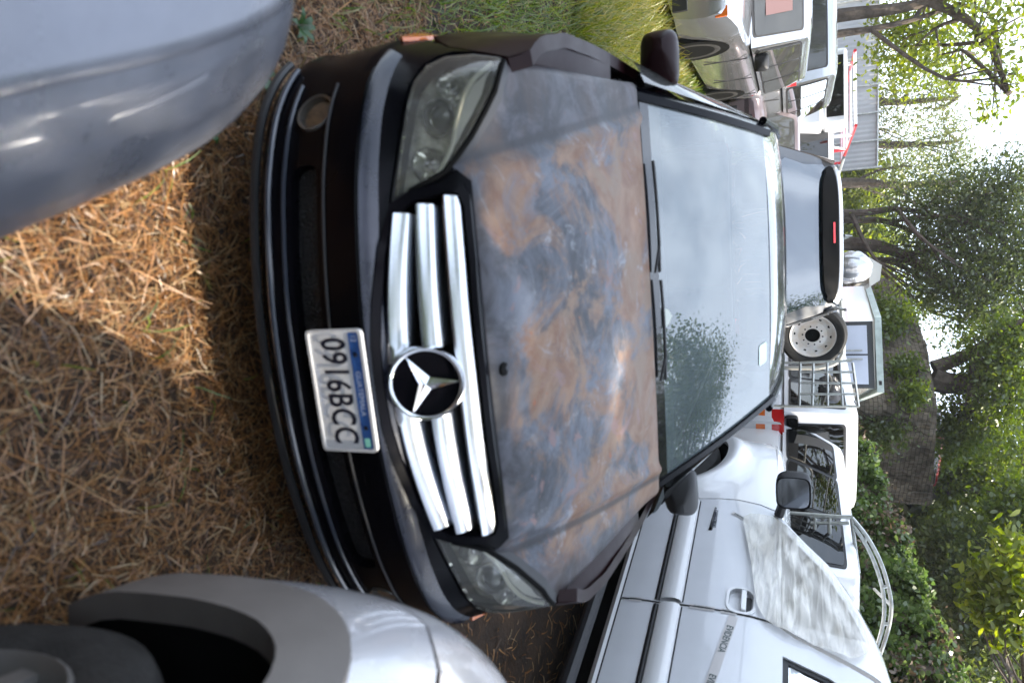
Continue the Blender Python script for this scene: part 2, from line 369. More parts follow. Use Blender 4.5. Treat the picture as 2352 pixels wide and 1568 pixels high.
for k in range(3):
    a = math.radians(90 + 120 * k); d = np.array([math.cos(a), math.sin(a)]); q = np.array([-d[1], d[0]])
    tipp = d * .083; lft = q * .0155 + d * .0089; rgt = -q * .0155 + d * .0089
    V = [badge(0, 0, .016), badge(*lft, .003), badge(*tipp, .010), badge(*rgt, .003), badge(*(tipp + q * .002), .002), badge(*(tipp - q * .002), .002)]
    sb.add(V, [(0, 2, 1), (0, 3, 2), (1, 2, 4), (3, 5, 2), (1, 4, 5, 3)])
sb.build('badge_star', M_chrome, badge_o, smooth=False)
# headlights
for sg in (-1, 1):
    H = HL if sg > 0 else mir(HL)
    skin_in = lambda a, b, o: skin(a, b + .45 * min(0, o), o)
    hm = MB(); patch(hm, skin_in, H, (), .03, .0, -.062); 
    A = [np.array(q) for q in dens(H, .03)]; hm.grid([[skin_in(*q, o) for q in A] for o in (-.062, -.002)], close=True)
    hl = hm.build('headlight', M_lampwarm, sedan)
    Hs = [((a - sg * .70) * .985 + sg * .70, (b - .68) * .975 + .68) for a, b in H]
    mb = MB(); patch(mb, lambda a, b, o: skin(a, b, o + .008 * (1 - ((a - sg * .7) / .25) ** 2) + .004), Hs, (), .025, .012, 0); mb.build('lens', M_lens, hl)
    Hr = [((a - sg * .70) * 1.035 + sg * .70, (b - .68) * 1.07 + .68) for a, b in H]
    mb = MB(); patch(mb, skin, Hr, [Hs], .03, .03, .001); mb.build('lamp_gasket', M_plast, hl)
    mb = MB(); mb.tube([skin(sg * a, b + .004, .004) for a, b in HL[9:]], .007, 6); mb.build('lamp_gap', M_dark, hl)
    ribl = [(.525, .668), (.60, .695), (.66, .703), (.75, .712), (.84, .728), (.93, .765)]
    strip = [(sg * a, b + .008) for a, b in ribl] + [(sg * a, b) for a, b in [(.935, .772), (.88, .764), (.813, .758), (.73, .741), (.639, .716), (.584, .696), (.54, .677)]]
    mb = MB(); patch(mb, skin_in, strip, (), .03, .0, -.018); mb.build('lamp_strip', M_strip, hl)
    mb = MB(); mb.tube([skin(sg * a, b, -.008) for a, b in smoothloop(ribl, 5, False)], .006, 8); mb.build('lamp_rib', M_rib, hl)
    for cs, cz, r, kind in ((.715, .655, .042, 0), (.565, .632, .036, 1), (.835, .665, .030, 1)):
        c0 = skin(sg * cs, cz, -.03)
        f = lambda x, y, h, c0=c0: c0 + np.array([x, -h, y])
        MB().lathe([(.002, -.032), (r * .55, -.026), (r * .85, -.010), (r, .002), (r * 1.12, .002), (r * 1.16, -.03)], 24, f).build('reflector_bowl', M_refl, hl)
        if kind == 0: MB().lathe([(.002, .010), (r * .4, .007), (r * .66, -.004), (r * .7, -.02)], 20, f).build('projector', mat('projector_glass', (.05, .055, .06), .03, coat=1), hl)
        else: MB().lathe([(.002, .0), (.007, -.002), (.009, -.03)], 12, f).build('bulb', M_chrome, hl)
    # fog lamp
    c0 = skin(sg * .705, .355, -.012); nn = skin(sg * .705, .355, 0.0) - c0; nn /= np.linalg.norm(nn); t1 = np.cross(nn, [0, 0, 1]); t1 /= np.linalg.norm(t1); t2 = np.cross(t1, nn)
    f = lambda x, y, h, c0=c0, nn=nn, t1=t1, t2=t2: c0 + t1 * x + t2 * y + nn * h
    fl = MB().lathe([(.045, -.02), (.046, .012), (.052, .014), (.057, .0), (.057, -.03)], 32, f).build('fog_lamp', mat('fog_bezel', (.06, .055, .05), .25, coat=.6), sedan)
    MB().lathe([(.002, -.03), (.03, -.024), (.045, -.008)], 24, f).build('fog_reflector', mat('fog_bowl', (.30, .17, .09), .3, metal=.5, var=.4, vscale=30), fl)
    MB().lathe([(.002, .008), (.03, .006), (.045, .0)], 24, f).build('fog_lens', glass('fog_lens', (.95, .9, .8), .5, (.35, .28, .2), .2, .08), fl)
    # front wing
    wing = [(1.065, .565), (.99, .640), (.968, .72), (.965, .80), (1.02, .845), (1.34, .875), (1.7, .91), (2.2, .93), (2.6, .93), (2.6, .26), (1.78, .24)] + [(1.365 + .365 * math.cos(math.radians(a)), .33 + .365 * math.sin(math.radians(a))) for a in range(-10, 150, 10)]
    wf = [(sg * a, b) for a, b in wing]
    mb = MB(); patch(mb, lambda a, b, o: skin(a, b, o + .012 * math.exp(-((math.hypot(abs(a) - 1.365, b - .33) - .39) / .03) ** 2)), wf, (), .04, .04); mb.build('front_wing', M_wine, sedan)
    mk = [(sg * a, b) for a, b in ((.985, .515), (1.0, .498), (1.10, .515), (1.155, .535), (1.15, .552), (1.06, .545))]
    mb = MB(); patch(mb, skin, mk, (), .03, .01, .008); mb.build('side_marker', M_orange, sedan)

# number plate
def plate(a, b, o=0.0): return np.array([a, -.016 - .10 * (.0775 - b) * .25 - o, .4375 + b])
mb = MB(); patch(mb, plate, rrect(-.154, .154, -.0785, .0785, .012), (), .05, .006); pl = mb.build('number_plate', M_white_plate, sedan)
mb = MB(); patch(mb, plate, rrect(-.154, .154, -.0785, .0785, .012), [rrect(-.148, .148, -.0715, .0705, .009)], .04, .004, .003); mb.build('plate_rim', mat('plate_edge', (.62, .62, .64), .3), pl)
mb = MB(); patch(mb, plate, rrect(-.146, .146, .040, .069, .003), (), .05, 0, .0012); mb.build('plate_band', M_blue, pl)
text_mesh('plate_number', '0916BCC', .098, M_ink, pl, lambda x, y: plate(x, y - .008, .0022), .66, .0016, 1.06)
text_mesh('plate_country', 'GUATEMALA', .021, M_palebl, pl, lambda x, y: plate(x + .005, y + .0545, .0024), .92)
text_mesh('plate_region', '\u2022 CENTRO AMERICA \u2022', .0155, M_palebl, pl, lambda x, y: plate(x, y - .061, .0022), .95)
text_mesh('plate_code', '12', .022, M_palebl, pl, lambda x, y: plate(x - .132, y + .055, .0024), .8)
mb = MB(); patch(mb, plate, rrect(.118, .141, .046, .062, .002), (), .05, 0, .0024); mb.build('plate_seal', mat('seal_green', (.25, .62, .52), .35), pl)
for bx0 in (-.092, .092):
    MB().lathe([(.002, .004), (.004, .0035), (.0055, .001), (.0055, -.001)], 12, lambda x, y, h, b=bx0: plate(b + x, .054 + y, .002 + h)).build('plate_bolt', M_dark, pl)

# bonnet
fr = [(0, .757), (.30, .754), (.515, .742), (.545, .720), (.584, .722), (.639, .746), (.73, .772), (.813, .791), (.88, .798), (.95, .805)]
frp = np.array([skin(s, z, .004) for s, z in fr])
us = np.r_[0, np.cumsum(np.linalg.norm(np.diff(frp, axis=0), axis=1))]; us /= us[-1]
def bonnet(u, t):
    a = abs(u); f0 = np.array([np.interp(a, us, frp[:, i]) for i in range(3)])
    f1 = np.array([.775 * a ** .98, 1.075 + .10 * a * a, .992 - .030 * a ** 2.2])
    p = f0 + (f1 - f0) * t
    p[2] += .030 * math.sin(math.pi * t ** .8) * (1 - .35 * a * a)
    uc = .60 + .27 * t
    st = 1 / (1 + math.exp(-(a - uc) / .018)); p[2] -= .026 * st * math.sin(math.pi * min(1, max(0, .08 + t * .95))) ** .5
    p[2] += .012 * math.exp(-((a - uc + .03) / .03) ** 2) * min(1, t * 5 + .2)
    p[2] -= .010 * (1 - min(1, t / .035)) ** 2 + .012 * max(0, (a - .965) / .035) ** 2
    if u < 0: p[0] = -p[0]
    return p
mb = MB()
uu = np.sign(np.linspace(-1, 1, 121)) * np.abs(np.linspace(-1, 1, 121)) ** 1.0
tt = np.linspace(0, 1, 56) ** 1.15
rows = [[bonnet(u, t) for u in uu] for t in tt]
rows = [[p - np.array([0, -.012, .03]) for p in rows[0]]] + rows
mb.grid(rows); bon = mb.build('bonnet', M_rust, sedan, sharp=50)
c0 = bonnet(0, .055)
MB().lathe([(.0005, .0016), (.011, .0016), (.013, .003), (.017, .0022), (.019, -.004)], 16, lambda x, y, h: c0 + np.array([x, y, h + .15 * y])).build('emblem_hole', M_dark, bon)
mb = MB(); mb.grid([[bonnet(u, 1) + np.array([0, dy, dz]) for u in np.linspace(-1, 1, 41)] for dy, dz in ((-.02, -.03), (.012, -.006), (.07, .0), (.10, -.004))]); mb.build('cowl', M_plast, sedan)
# wing edge between bonnet and wing top
for sg in (-1, 1):
    mb = MB(); top = [(.95, .795), (1.02, .842), (1.18, .858), (1.34, .872), (1.50, .888), (1.66, .902)]
    tp = smoothloop(top, 6, False)
    r1 = [skin(sg * a, b, 0) for a, b in tp]; y0_, y1_ = bonnet(sg, 0)[1], bonnet(sg, 1)[1]; r2 = [bonnet(sg * 1.0, min(.98, max(0, (p[1] - y0_) / (y1_ - y0_)))) - np.array([0, 0, .006]) for p in r1]
    mb.grid([r1, [(a * .5 + b * .5) + np.array([0, 0, .004]) for a, b in zip(r1, r2)], r2]); mb.build('wing_top', M_wine, sedan)

# windscreen, pillars, roof
def Bs(u): return np.array([u * .715, 1.115 + .085 * u * u, 1.002 - .022 * u * u])
def Ts(u): return np.array([u * .585, 1.80 + .06 * u * u, 1.372 - .014 * u * u])
def ws(u, t):
    p = Bs(u) + (Ts(u) - Bs(u)) * t; return p + np.array([0, -.4, .8]) * .022 * math.sin(math.pi * t) * (1 - .3 * u * u)
mb = MB(); mb.grid([[ws(u, t) for u in np.linspace(-.99, .99, 33)] for t in np.linspace(-.03, .995, 22)]); wsg = mb.build('windscreen', M_wind, sedan)
mb = MB(); patch(mb, lambda a, b, o: ws(a, b) + np.array([0, -.4, .8]) * (.003 + o), rrect(.50, .66, .86, .95, .02), (), .06, 0); mb.build('sticker', M_sticker, wsg)
mb = MB(); patch(mb, lambda a, b, o: ws(a, b) + np.array([0, -.4, .8]) * (.003 + o), [(.03, .03), (.045, .075), (.085, .10), (.125, .075), (.14, .03)], (), .06, 0); mb.build('sticker', mat('paper_sticker', (.5, .53, .48), .6), wsg)
mb = MB(); patch(mb, lambda a, b, o: ws(a, b) - np.array([0, -.4, .8]) * .004, [(-.13, .985), (-.09, .92), (0, .895), (.09, .92), (.13, .985)], (), .06, 0); mb.build('mirror_mount', M_plast, wsg)
M_frit = mat('glass_edge', (.012, .012, .014), .12, coat=1)
for sg in (-1, 1):
    mb = MB(); rows = []
    for t in np.linspace(-.08, 1.04, 16):
        p = ws(sg * .985, t); rows.append([p - np.array([0, 0, .01]), p + np.array([sg * .003, -.003, .010]), p + np.array([sg * .03, .012, .012]), p + np.array([sg * .052, .045, -.004]), p + np.array([sg * .062, .10, -.03])])
    mb.grid(rows); mb.build('windscreen_pillar', M_black, sedan)
rail = [(1.90, .640, 1.350), (2.3, .628, 1.392), (2.8, .618, 1.400), (3.3, .605, 1.372), (3.7, .60, 1.26), (4.1, .62, 1.06)]
def railp(y): return np.array([np.interp(y, [r[0] for r in rail], [r[1] for r in rail]), y, np.interp(y, [r[0] for r in rail], [r[2] for r in rail])])
mb = MB(); rows = []
for k, y in enumerate(np.r_[1.80, 1.83, 1.88, np.linspace(1.95, 3.35, 12)]):
    row = []
    for u in np.linspace(-1, 1, 25):
        e = railp(max(y, 1.9)); zc = np.interp(y, [1.80, 1.88, 2.1, 2.5, 2.9, 3.35], [1.374, 1.396, 1.425, 1.443, 1.438, 1.395])
        w = np.interp(y, [1.80, 1.9], [.60, .640]) if y < 1.9 else e[0]
        ze = min(e[2], zc - .012); yy = y + (.06 * u * u if y < 1.9 else .06 * u * u * max(0, 1 - (y - 1.9) / .6))
        row.append([u * w, yy, zc - (zc - ze) * abs(u) ** 2.6])
    rows.append(row)
mb.grid(rows); mb.build('roof', mat('roof_paint', (.035, .033, .036), .22, coat=1, rvar=.1, vscale=5), sedan)
for sg in (-1, 1):
    ys = np.linspace(1.18, 4.05, 20); rows = []
    for y in ys:
        top = np.array([.60, 1.93, 1.37]) if False else (railp(y) if y > 1.92 else np.array([np.interp(y, [1.18, 1.92], [.775, .640]), y + .03, np.interp(y, [1.18, 1.92], [.985, 1.352])]))
        bot = np.array([.862, y, .93]); rows.append([np.array([sg * (bot[0] + (top[0] - bot[0]) * t + .02 * math.sin(math.pi * t)), bot[1] + (top[1] - bot[1]) * t, bot[2] + (top[2] - bot[2]) * t]) for t in np.linspace(0, 1, 6)])
    mb = MB(); mb.grid(rows); mb.build('side_window', M_glass, sedan)
    mb = MB(); mb.tube([(sg * (r[1] + .004), r[0], r[2] + .004) for r in rail], .017, 8); mb.build('roof_rail', M_black, sedan)
    mb = MB(); patch(mb, skin, [(sg * a, b) for a, b in [(2.61, .26), (2.61, .93), (4.9, .95), (4.9, .30), (4.70, .26)] + [(4.32 + .36 * math.cos(math.radians(a)), .33 + .36 * math.sin(math.radians(a))) for a in range(10, 171, 16)] + [(3.94, .26)]], (), .1, .04); mb.build('body_side', M_wine, sedan)
    mb = MB(); mb.grid([[np.array([sg * .862, y, .932]) for y in np.linspace(1.2, 4.1, 12)], [np.array([sg * .895, y, .90]) for y in np.linspace(1.2, 4.1, 12)]]); mb.build('belt_moulding', M_black, sedan)
mb = MB(); mb.grid([[(u * .60, 3.33 + .70 * t, 1.392 - .30 * t - .05 * t * t) for u in np.linspace(-1, 1, 9)] for t in np.linspace(0, 1, 6)]); mb.build('rear_window', M_glass, sedan)
mb = MB(); mb.grid([[(u * w, y, z - .03 * u * u) for u in np.linspace(-1, 1, 13)] for y, z, w in ((4.0, 1.05, .84), (4.3, 1.05, .82), (4.5, 1.03, .80), (4.56, .95, .80), (4.58, .6, .82), (4.55, .3, .8))]); mb.build('boot_lid', M_black, sedan)
# cabin
mb = MB(); mb.box(-.80, .80, 1.25, 4.0, .25, .30); mb.box(-.80, .80, 1.18, 1.24, .3, .9); mb.box(-.80, .80, 3.75, 3.8, .3, .98); mb.build('cabin_floor', M_dark, sedan)
mb = MB(); mb.grid([[(u * .74, y + .05 * u * u, z) for u in np.linspace(-1, 1, 11)] for y, z in ((1.14, .965), (1.35, .985), (1.55, .97), (1.68, .93), (1.72, .7))]); mb.build('dashboard', mat('dash_plastic', (.03, .03, .032), .6), sedan)
for sx in (-.37, .37):
    mb = MB(); mb.box(sx - .24, sx + .24, 1.95, 2.45, .42, .58); mb.hexa([(sx - .23, 2.38, .55), (sx + .23, 2.38, .55), (sx + .23, 2.52, .55), (sx - .23, 2.52, .55), (sx - .19, 2.62, 1.14), (sx + .19, 2.62, 1.14), (sx + .19, 2.72, 1.14), (sx - .19, 2.72, 1.14)]); st = mb.build('seat', M_cloth, sedan, bevel=.04)
    mb = MB(); mb.box(sx - .13, sx + .13, 2.66, 2.75, 1.18, 1.34); mb.build('headrest', M_cloth, st, bevel=.04)
mb = MB(); mb.box(-.66, .66, 3.15, 3.6, .45, .6); mb.box(-.66, .66, 3.5, 3.66, .6, 1.08); mb.build('rear_bench', M_cloth, sedan, bevel=.05)
swc = np.array([.37, 1.86, .93]); MB().tube([swc + np.array([.185 * math.cos(a), .08 * math.sin(a), .17 * math.sin(a)]) for a in np.linspace(0, 2 * math.pi, 33)], .014, 8).build('steering_wheel', M_plast, sedan)
# wipers
for x0, x1, tb in ((-.70, -.16, -.006), (-.12, .40, -.002)):
    mb = MB(); P = [ws(a, tb + .05 * (a - x0) * (x1 - a) * 2) + np.array([0, -.012, .024]) for a in np.linspace(x0, x1, 9)]
    mb.tube(P, .006, 6); mb.tube([Bs(x1) + np.array([0, -.03, .008]), P[6] + np.array([0, 0, .002]), P[4]], .005, 6); mb.build('wiper', M_plast, sedan)
mb = MB(); mb.grid([[ws(u * .99, t) + np.array([0, -.4, .8]) * .004 for u in np.linspace(-1, 1, 33)] for t in (-.035, .0, .022)]); mb.build('glass_base', M_frit, sedan)
# mirrors
M_mirr = mat('dusty_mirror', (.16, .17, .19), .12, metal=1, rvar=.1, vscale=12)
def door_mirror(parent, c, sg, w=.20, h=.145, d=.13, m1=M_wine, arm=True, facing=1, ang=0.25):
    rows = []
    for t in np.linspace(0, 1, 9):   # along depth, front cap to glass
        k = (math.sin(math.pi / 2 * min(1, t * 1.25 + .08))) ** .7
        rows.append([np.array([sg * (w * .5 * k * np.sign(math.cos(a)) * abs(math.cos(a)) ** .45) + sg * .02 * (1 - t), (t - .5) * d * facing, h * .5 * k * np.sign(math.sin(a)) * abs(math.sin(a)) ** .45 + .01 * (1 - t)]) for a in np.linspace(0, 2 * math.pi, 25)[:-1]])
    R = np.array([[math.cos(sg * ang), -math.sin(sg * ang), 0], [math.sin(sg * ang), math.cos(sg * ang), 0], [0, 0, 1]])
    T = lambda p: R @ p + np.array(c)
    b = MB(); b.grid([[T(p) for p in r] for r in rows], close=True); b.F.append(tuple(range(24))[::-1])
    o = b.build('door_mirror', m1, parent)
    last = rows[-1]; b = MB(); b.add([T(p * np.array([.92, 1, .9]) + np.array([0, -.004 * facing, 0])) for p in last], [tuple(range(24))]); b.build('mirror_glass', M_mirr, o)
    return o
for sg in (-1, 1):
    dm = door_mirror(sedan, (sg * .885, 1.42, 1.00), sg, m1=(M_wine if sg < 0 else M_plast))
    mb = MB(); mb.tube([(sg * .78, 1.40, .955), (sg * .83, 1.40, .955)], .028, 8); mb.build('mirror_foot', M_plast, dm)
# wheels
def wheel(parent, x, y, r, w, sg, rim=M_rim, zc=None, spokes=5, name='wheel', steer=0.0):
    zc = r if zc is None else zc
    ca, sa = math.cos(steer), math.sin(steer)
    def f(a, b, h): return np.array([x + (sg * h) * ca - a * sa, y + (sg * h) * sa + a * ca, zc + b])
    ty = MB().lathe([(r * .66, w * .48), (r * .72, w * .52), (r * .86, w * .54), (r * .965, w * .47), (r, w * .34), (r * 1.001, w * .20), (r * .975, w * .19), (r * .975, w * .15), (r * 1.003, w * .14), (r * 1.003, -w * .14), (r * .975, -w * .15), (r * .975, -w * .19), (r, -w * .20), (r, -w * .32), (r * .95, -w * .5), (r * .66, -w * .5)], 48, f).build(name, M_rub, parent)
    rm = MB().lathe([(r * .66, w * .48), (r * .64, w * .50), (r * .61, w * .44), (r * .58, w * .1), (r * .2, w * .05), (.002, w * .05)], 32, f)
    for k in range(spokes):
        a = 2 * math.pi * k / spokes; d = np.array([math.cos(a), math.sin(a)]); q = np.array([-d[1], d[0]])
        P = []
        for hh in (w * .2, w * .42):
            P += [f(*(d * r * .08 - q * r * .08), hh), f(*(d * r * .61 - q * r * .06), hh - .004), f(*(d * r * .61 + q * r * .06), hh - .004), f(*(d * r * .08 + q * r * .08), hh)]
        rm.hexa(P)
    rm.lathe([(.002, w * .46), (r * .13, w * .45), (r * .15, w * .2)], 16, f)
    rm.build('rim', rim, ty)
    return ty
for sg in (-1, 1):
    for y in (.84, 3.60): wheel(sedan, sg * .775, y, .315, .215, sg)
# underbody
mb = MB(); mb.box(-.60, .60, .25, 4.4, .19, .26); mb.box(-.74, .74, 1.3, 3.1, .2, .3); mb.build('underbody', M_dark, sedan)
# ---------------------------------------------------------------- more paints
M_white = mat('white_paint', (.70, .71, .74), .22, coat=.7, var=.04, vscale=3, rvar=.06)
M_white2 = mat('white_paint_clean', (.80, .80, .81), .2, coat=.8)
M_silver = mat('silver_paint', (.40, .41, .43), .22, metal=.8, coat=.8, rvar=.06, vscale=4)
M_grey = mat('grey_paint', (.07, .073, .08), .4, metal=.4, coat=.9, rvar=.06)
M_bluegrey = mat('dusty_grey_paint', (.14, .145, .17), .32, metal=.45, coat=.35, rvar=.10, vscale=5, var=.14)
M_clad = mat('grey_cladding', (.13, .115, .105), .62, bump=.12, bscale=260, var=.10, vscale=8)
M_pearl = mat('pearl_paint', (.45, .44, .455), .27, metal=.35, coat=.8, rvar=.08, vscale=4)
M_dkglass = glass('tinted_glass', (.12, .14, .14), .3, (.10, .10, .10), .06)
M_galv = mat('galvanised_pipe', (.46, .47, .45), .42, metal=.7, var=.25, vscale=12)
M_red = mat('red_paint', (.50, .03, .04), .28, coat=.6, var=.15, vscale=3)
M_seam = mat('panel_gap', (.012, .012, .014), .8)
M_rustline = mat('rusty_gap', (.09, .035, .018), .8, var=.5, vscale=30)

# ---------------------------------------------------------------- grey car whose nose pokes in beside the lens
v1 = thing('grey_car', 'dull blue grey car nose close to the lens, with a rusty bonnet gap', 'car', (0, 0, 0))
n1 = np.array([.89, .456]); l1 = np.array([-.456, .89])
NL = [(-1.0, .12), (-.2, .145), (.4, .148), (.75, .136), (.95, .117), (1.06, .096), (1.14, .070), (1.21, .030), (1.26, -.03), (1.29, -.11), (1.305, -.22), (1.31, -.4), (1.31, -.7), (1.31, -1.1), (1.31, -1.7)]
NP = np.array(smoothloop(NL, 8, False)); NS = np.r_[0, np.cumsum(np.hypot(*np.diff(NP, axis=0).T))]
V1Z = [(.20, .09), (.26, .03), (.32, .0), (.40, -.006), (.47, .006), (.53, .036), (.585, .075), (.625, .112), (.655, .142), (.675, .168)]
def nose(s, z, off=0.0):
    e = .02; l, n = np.interp(s, NS, NP[:, 0]), np.interp(s, NS, NP[:, 1])
    tl, tn = np.interp(s + e, NS, NP[:, 0]) - np.interp(s - e, NS, NP[:, 0]), np.interp(s + e, NS, NP[:, 1]) - np.interp(s - e, NS, NP[:, 1])
    q = math.hypot(tl, tn); nl, nn = -tn / q, tl / q
    ins = np.interp(z, [a for a, b in V1Z], [b for a, b in V1Z]) - off
    k = 1
    p = n1 * (n - nn * ins * k) + l1 * (l - nl * ins * k); return np.array([p[0], p[1], z])
ss = np.linspace(0, NS[-1], 80)
zz = [a for a, b in V1Z]; zf = np.interp(np.linspace(0, 1, 28), np.linspace(0, 1, len(zz)), zz)
mb = MB(); mb.grid([[nose(s, z) for s in ss] for z in zf]); mb.build('front_bumper', M_bluegrey, v1)
mb = MB(); mb.tube([nose(s, .676, -.004) - np.array([0, 0, .004]) for s in ss], .005, 6); mb.build('bonnet_gap', M_rustline, v1)
cen = n1 * -.9 + l1 * .55
mb = MB(); rows = []
for t, dz in ((0, .676), (.012, .690), (.03, .697), (.08, .712), (.2, .742), (.4, .785), (.7, .83), (1, .85)):
    row = []
    for s in ss:
        p = nose(s, .675); q = np.array([cen[0], cen[1], 0]); r = p + (q - p) * t * .9; row.append(np.array([r[0], r[1], dz]))
    rows.append(row)
mb.grid(rows); mb.build('bonnet', M_bluegrey, v1)
mb = MB(); mb.grid([[nose(s, .21, -.02 - .5 * t) for s in ss] for t in (0, 1)]); mb.build('underside', M_dark, v1)

# ---------------------------------------------------------------- pale crossover, wheel arch corner at the lens
v2 = thing('crossover_car', 'pearl white crossover corner with brown grey arch cladding and a black tyre', 'car', (0, 0, 0))
OL = [(.56, -2.2), (.52, -1.0), (.485, -.3), (.47, .1), (.455, .5), (.44, .78), (.437, .92), (.455, 1.04), (.50, 1.16), (.565, 1.27), (.66, 1.385), (.79, 1.475), (.98, 1.54), (1.25, 1.57), (1.7, 1.58)]
OP = np.array(smoothloop(OL, 8, False)); OS = np.r_[0, np.cumsum(np.hypot(*np.diff(OP, axis=0).T))]
V2Z = [(.18, .06), (.30, .015), (.50, .0), (.60, .0), (.68, .004), (.76, .016), (.82, .035), (.87, .065), (.905, .10), (.935, .16), (.955, .24)]
def corner(s, z, off=0.0):
    e = .02; x, y = np.interp(s, OS, OP[:, 0]), np.interp(s, OS, OP[:, 1])
    tx, ty = np.interp(s + e, OS, OP[:, 0]) - np.interp(s - e, OS, OP[:, 0]), np.interp(s + e, OS, OP[:, 1]) - np.interp(s - e, OS, OP[:, 1])
    q = math.hypot(tx, ty); nx, ny = -ty / q, tx / q
    ins = np.interp(z, [a for a, b in V2Z], [b for a, b in V2Z]) - off
    return np.array([x - nx * ins, y - ny * ins, z])
sy = lambda y: float(np.interp(y, OP[:90, 1], OS[:90]))      # arclength at a distance along its side
yc, zc2 = .50, .33
inner = [(yc + .36, .20), (yc + .365, .33), (yc + .362, .46), (yc + .352, .60), (yc + .325, .70), (yc + .27, .765), (yc + .17, .80), (yc, .815), (yc - .17, .79), (yc - .28, .70), (yc - .35, .55), (yc - .37, .33), (yc - .37, .20)]
outerA = [(yc + .50, .19), (yc + .50, .33), (yc + .495, .48), (yc + .475, .64), (yc + .435, .75), (yc + .36, .83), (yc + .22, .875), (yc, .89), (yc - .2, .87), (yc - .36, .78), (yc - .45, .6), (yc - .47, .33), (yc - .47, .19)]
I2 = [(sy(a), b) for a, b in smoothloop(inner, 3, False)]; O2 = [(sy(a), b) for a, b in smoothloop(outerA, 3, False)]
mb = MB(); patch(mb, corner, O2 + I2[::-1], (), .04, .05, .012, .03); mb.build('arch_cladding', M_clad, v2)
sM = OS[-1]
mb = MB(); patch(mb, corner, O2[::-1][::-1] + [(sy(yc - .47), .93), (sy(yc), .945), (sy(.98), .93), (sy(.985), .86), (sy(1.02), .80), (sy(1.08), .76), (sy(1.10), .60), (sy(1.09), .40), (sy(1.05), .19)][0:0] + [], (), .05, .02) if False else None
fend = O2[::-1] + [(sy(yc + .56), .19), (sy(1.14), .50), (sy(1.15), .72), (sy(1.10), .83), (sy(1.02), .90), (sy(.9), .94), (sy(yc), .952), (sy(-.6), .952), (sy(-.6), .2)]
mb = MB(); patch(mb, corner, fend, (), .04, .02, 0, .03); mb.build('wing', M_pearl, v2)
bump = [(sy(yc + .568), .19), (sy(1.146), .50), (sy(1.156), .72), (sy(1.107), .832), (sy(1.027), .905), (sy(1.1), .945), (sM, .945), (sM, .19)]
mb = MB(); patch(mb, corner, bump, (), .04, .02, 0, .03); mb.build('corner_bumper', M_pearl, v2)
mb = MB(); rows = []
for t, z in ((0, .945), (.05, .965), (.15, .985), (.4, 1.02), (1, 1.06)):
    rows.append([corner(s, .945) * (1 - t) + np.array([1.3, .2 + (np.interp(s, OS, OP[:, 1]) - .2) * .6, 1.0]) * t for s in np.linspace(sy(-.6), sM, 60)]); rows[-1] = [np.array([p[0], p[1], z]) for p in rows[-1]]
mb.grid(rows); mb.build('bonnet', M_pearl, v2)
mb = MB(); mb.grid([[corner(sy(yc + (a - yc) * 1.03), .3 + (b - .3) * 1.02, o) for a, b in smoothloop(inner, 3, False)] for o in (-.012, -.30)]); mb.build('arch_liner', M_dark, v2)
mb = MB(); mb.box(.80, 1.6, -.5, 1.30, .2, .85); mb.build('underbody', M_dark, v2)
def wheel2(): return wheel(v2, .60, .50, .345, .23, -1, mat('dull_rim', (.22, .21, .20), .45, metal=.5), zc=.335, steer=.0)
wheel2()

# ---------------------------------------------------------------- white pickup on the right
PA = .397
pick = thing('white_pickup', 'white double cab pickup with plastic sheeting taped over its door window', 'pickup truck', (1.44, 3.76, 0), PA)
PKZ = [(.50, .035), (.53, .02), (.56, .006), (.70, .0), (.765, .004), (.90, .0), (1.10, .004), (1.25, .02), (1.36, .045), (1.45, .070), (1.6, .105), (1.75, .145), (1.83, .175), (1.875, .215), (1.90, .30), (1.915, .5)]
def side(a, z, off=0.0):
    x = np.interp(z, [p[0] for p in PKZ], [p[1] for p in PKZ]) - off
    if a > 1.55: x += .9 * (a - 1.55) ** 2 * .8
    return np.array([x, a, z])
M_sheet = bpy.data.materials.new('plastic_sheet'); M_sheet.use_nodes = True
_b = M_sheet.node_tree.nodes['Principled BSDF']; _b.inputs['Base Color'].default_value = (.70, .665, .60, 1); _b.inputs['Roughness'].default_value = .18; _b.inputs['Alpha'].default_value = .72; _b.inputs['Coat Weight'].default_value = .6
_t = nd(M_sheet, 'ShaderNodeTexCoord'); _m = nd(M_sheet, 'ShaderNodeMapping'); _m.inputs['Scale'].default_value = (3, 2.2, 15); _m.inputs['Rotation'].default_value = (.62, 0, 0); lk(M_sheet, _t.outputs['Object'], _m.inputs[0])
_n = nd(M_sheet, 'ShaderNodeTexNoise'); _n.inputs['Scale'].default_value = 1.6; _n.inputs['Detail'].default_value = 4; _n.inputs['Distortion'].default_value = .9; lk(M_sheet, _m.outputs[0], _n.inputs['Vector'])
_p = nd(M_sheet, 'ShaderNodeBump'); _p.inputs['Strength'].default_value = .30; _p.inputs['Distance'].default_value = .04; lk(M_sheet, _n.outputs[0], _p.inputs['Height']); lk(M_sheet, _p.outputs[0], _b.inputs['Normal'])
_r = nd(M_sheet, 'ShaderNodeMapRange'); _r.inputs[1].default_value = .4; _r.inputs[2].default_value = .62; _r.inputs[3].default_value = .48; _r.inputs[4].default_value = .86; lk(M_sheet, _n.outputs[0], _r.inputs[0]); lk(M_sheet, _r.outputs[0], _b.inputs['Alpha'])
fd = [(.012, .555), (.86, .555), (.93, .66), (.965, .80), (.995, 1.0), (1.0, 1.14), (.985, 1.26), (.955, 1.355), (.70, 1.362), (.012, 1.362)]
hand = rrect(.012 + .01, .19, 1.125, 1.25, .05)
mb = MB(); patch(mb, side, fd, [hand], .06, .02, 0, .04); fdo = mb.build('front_door', M_white, pick)
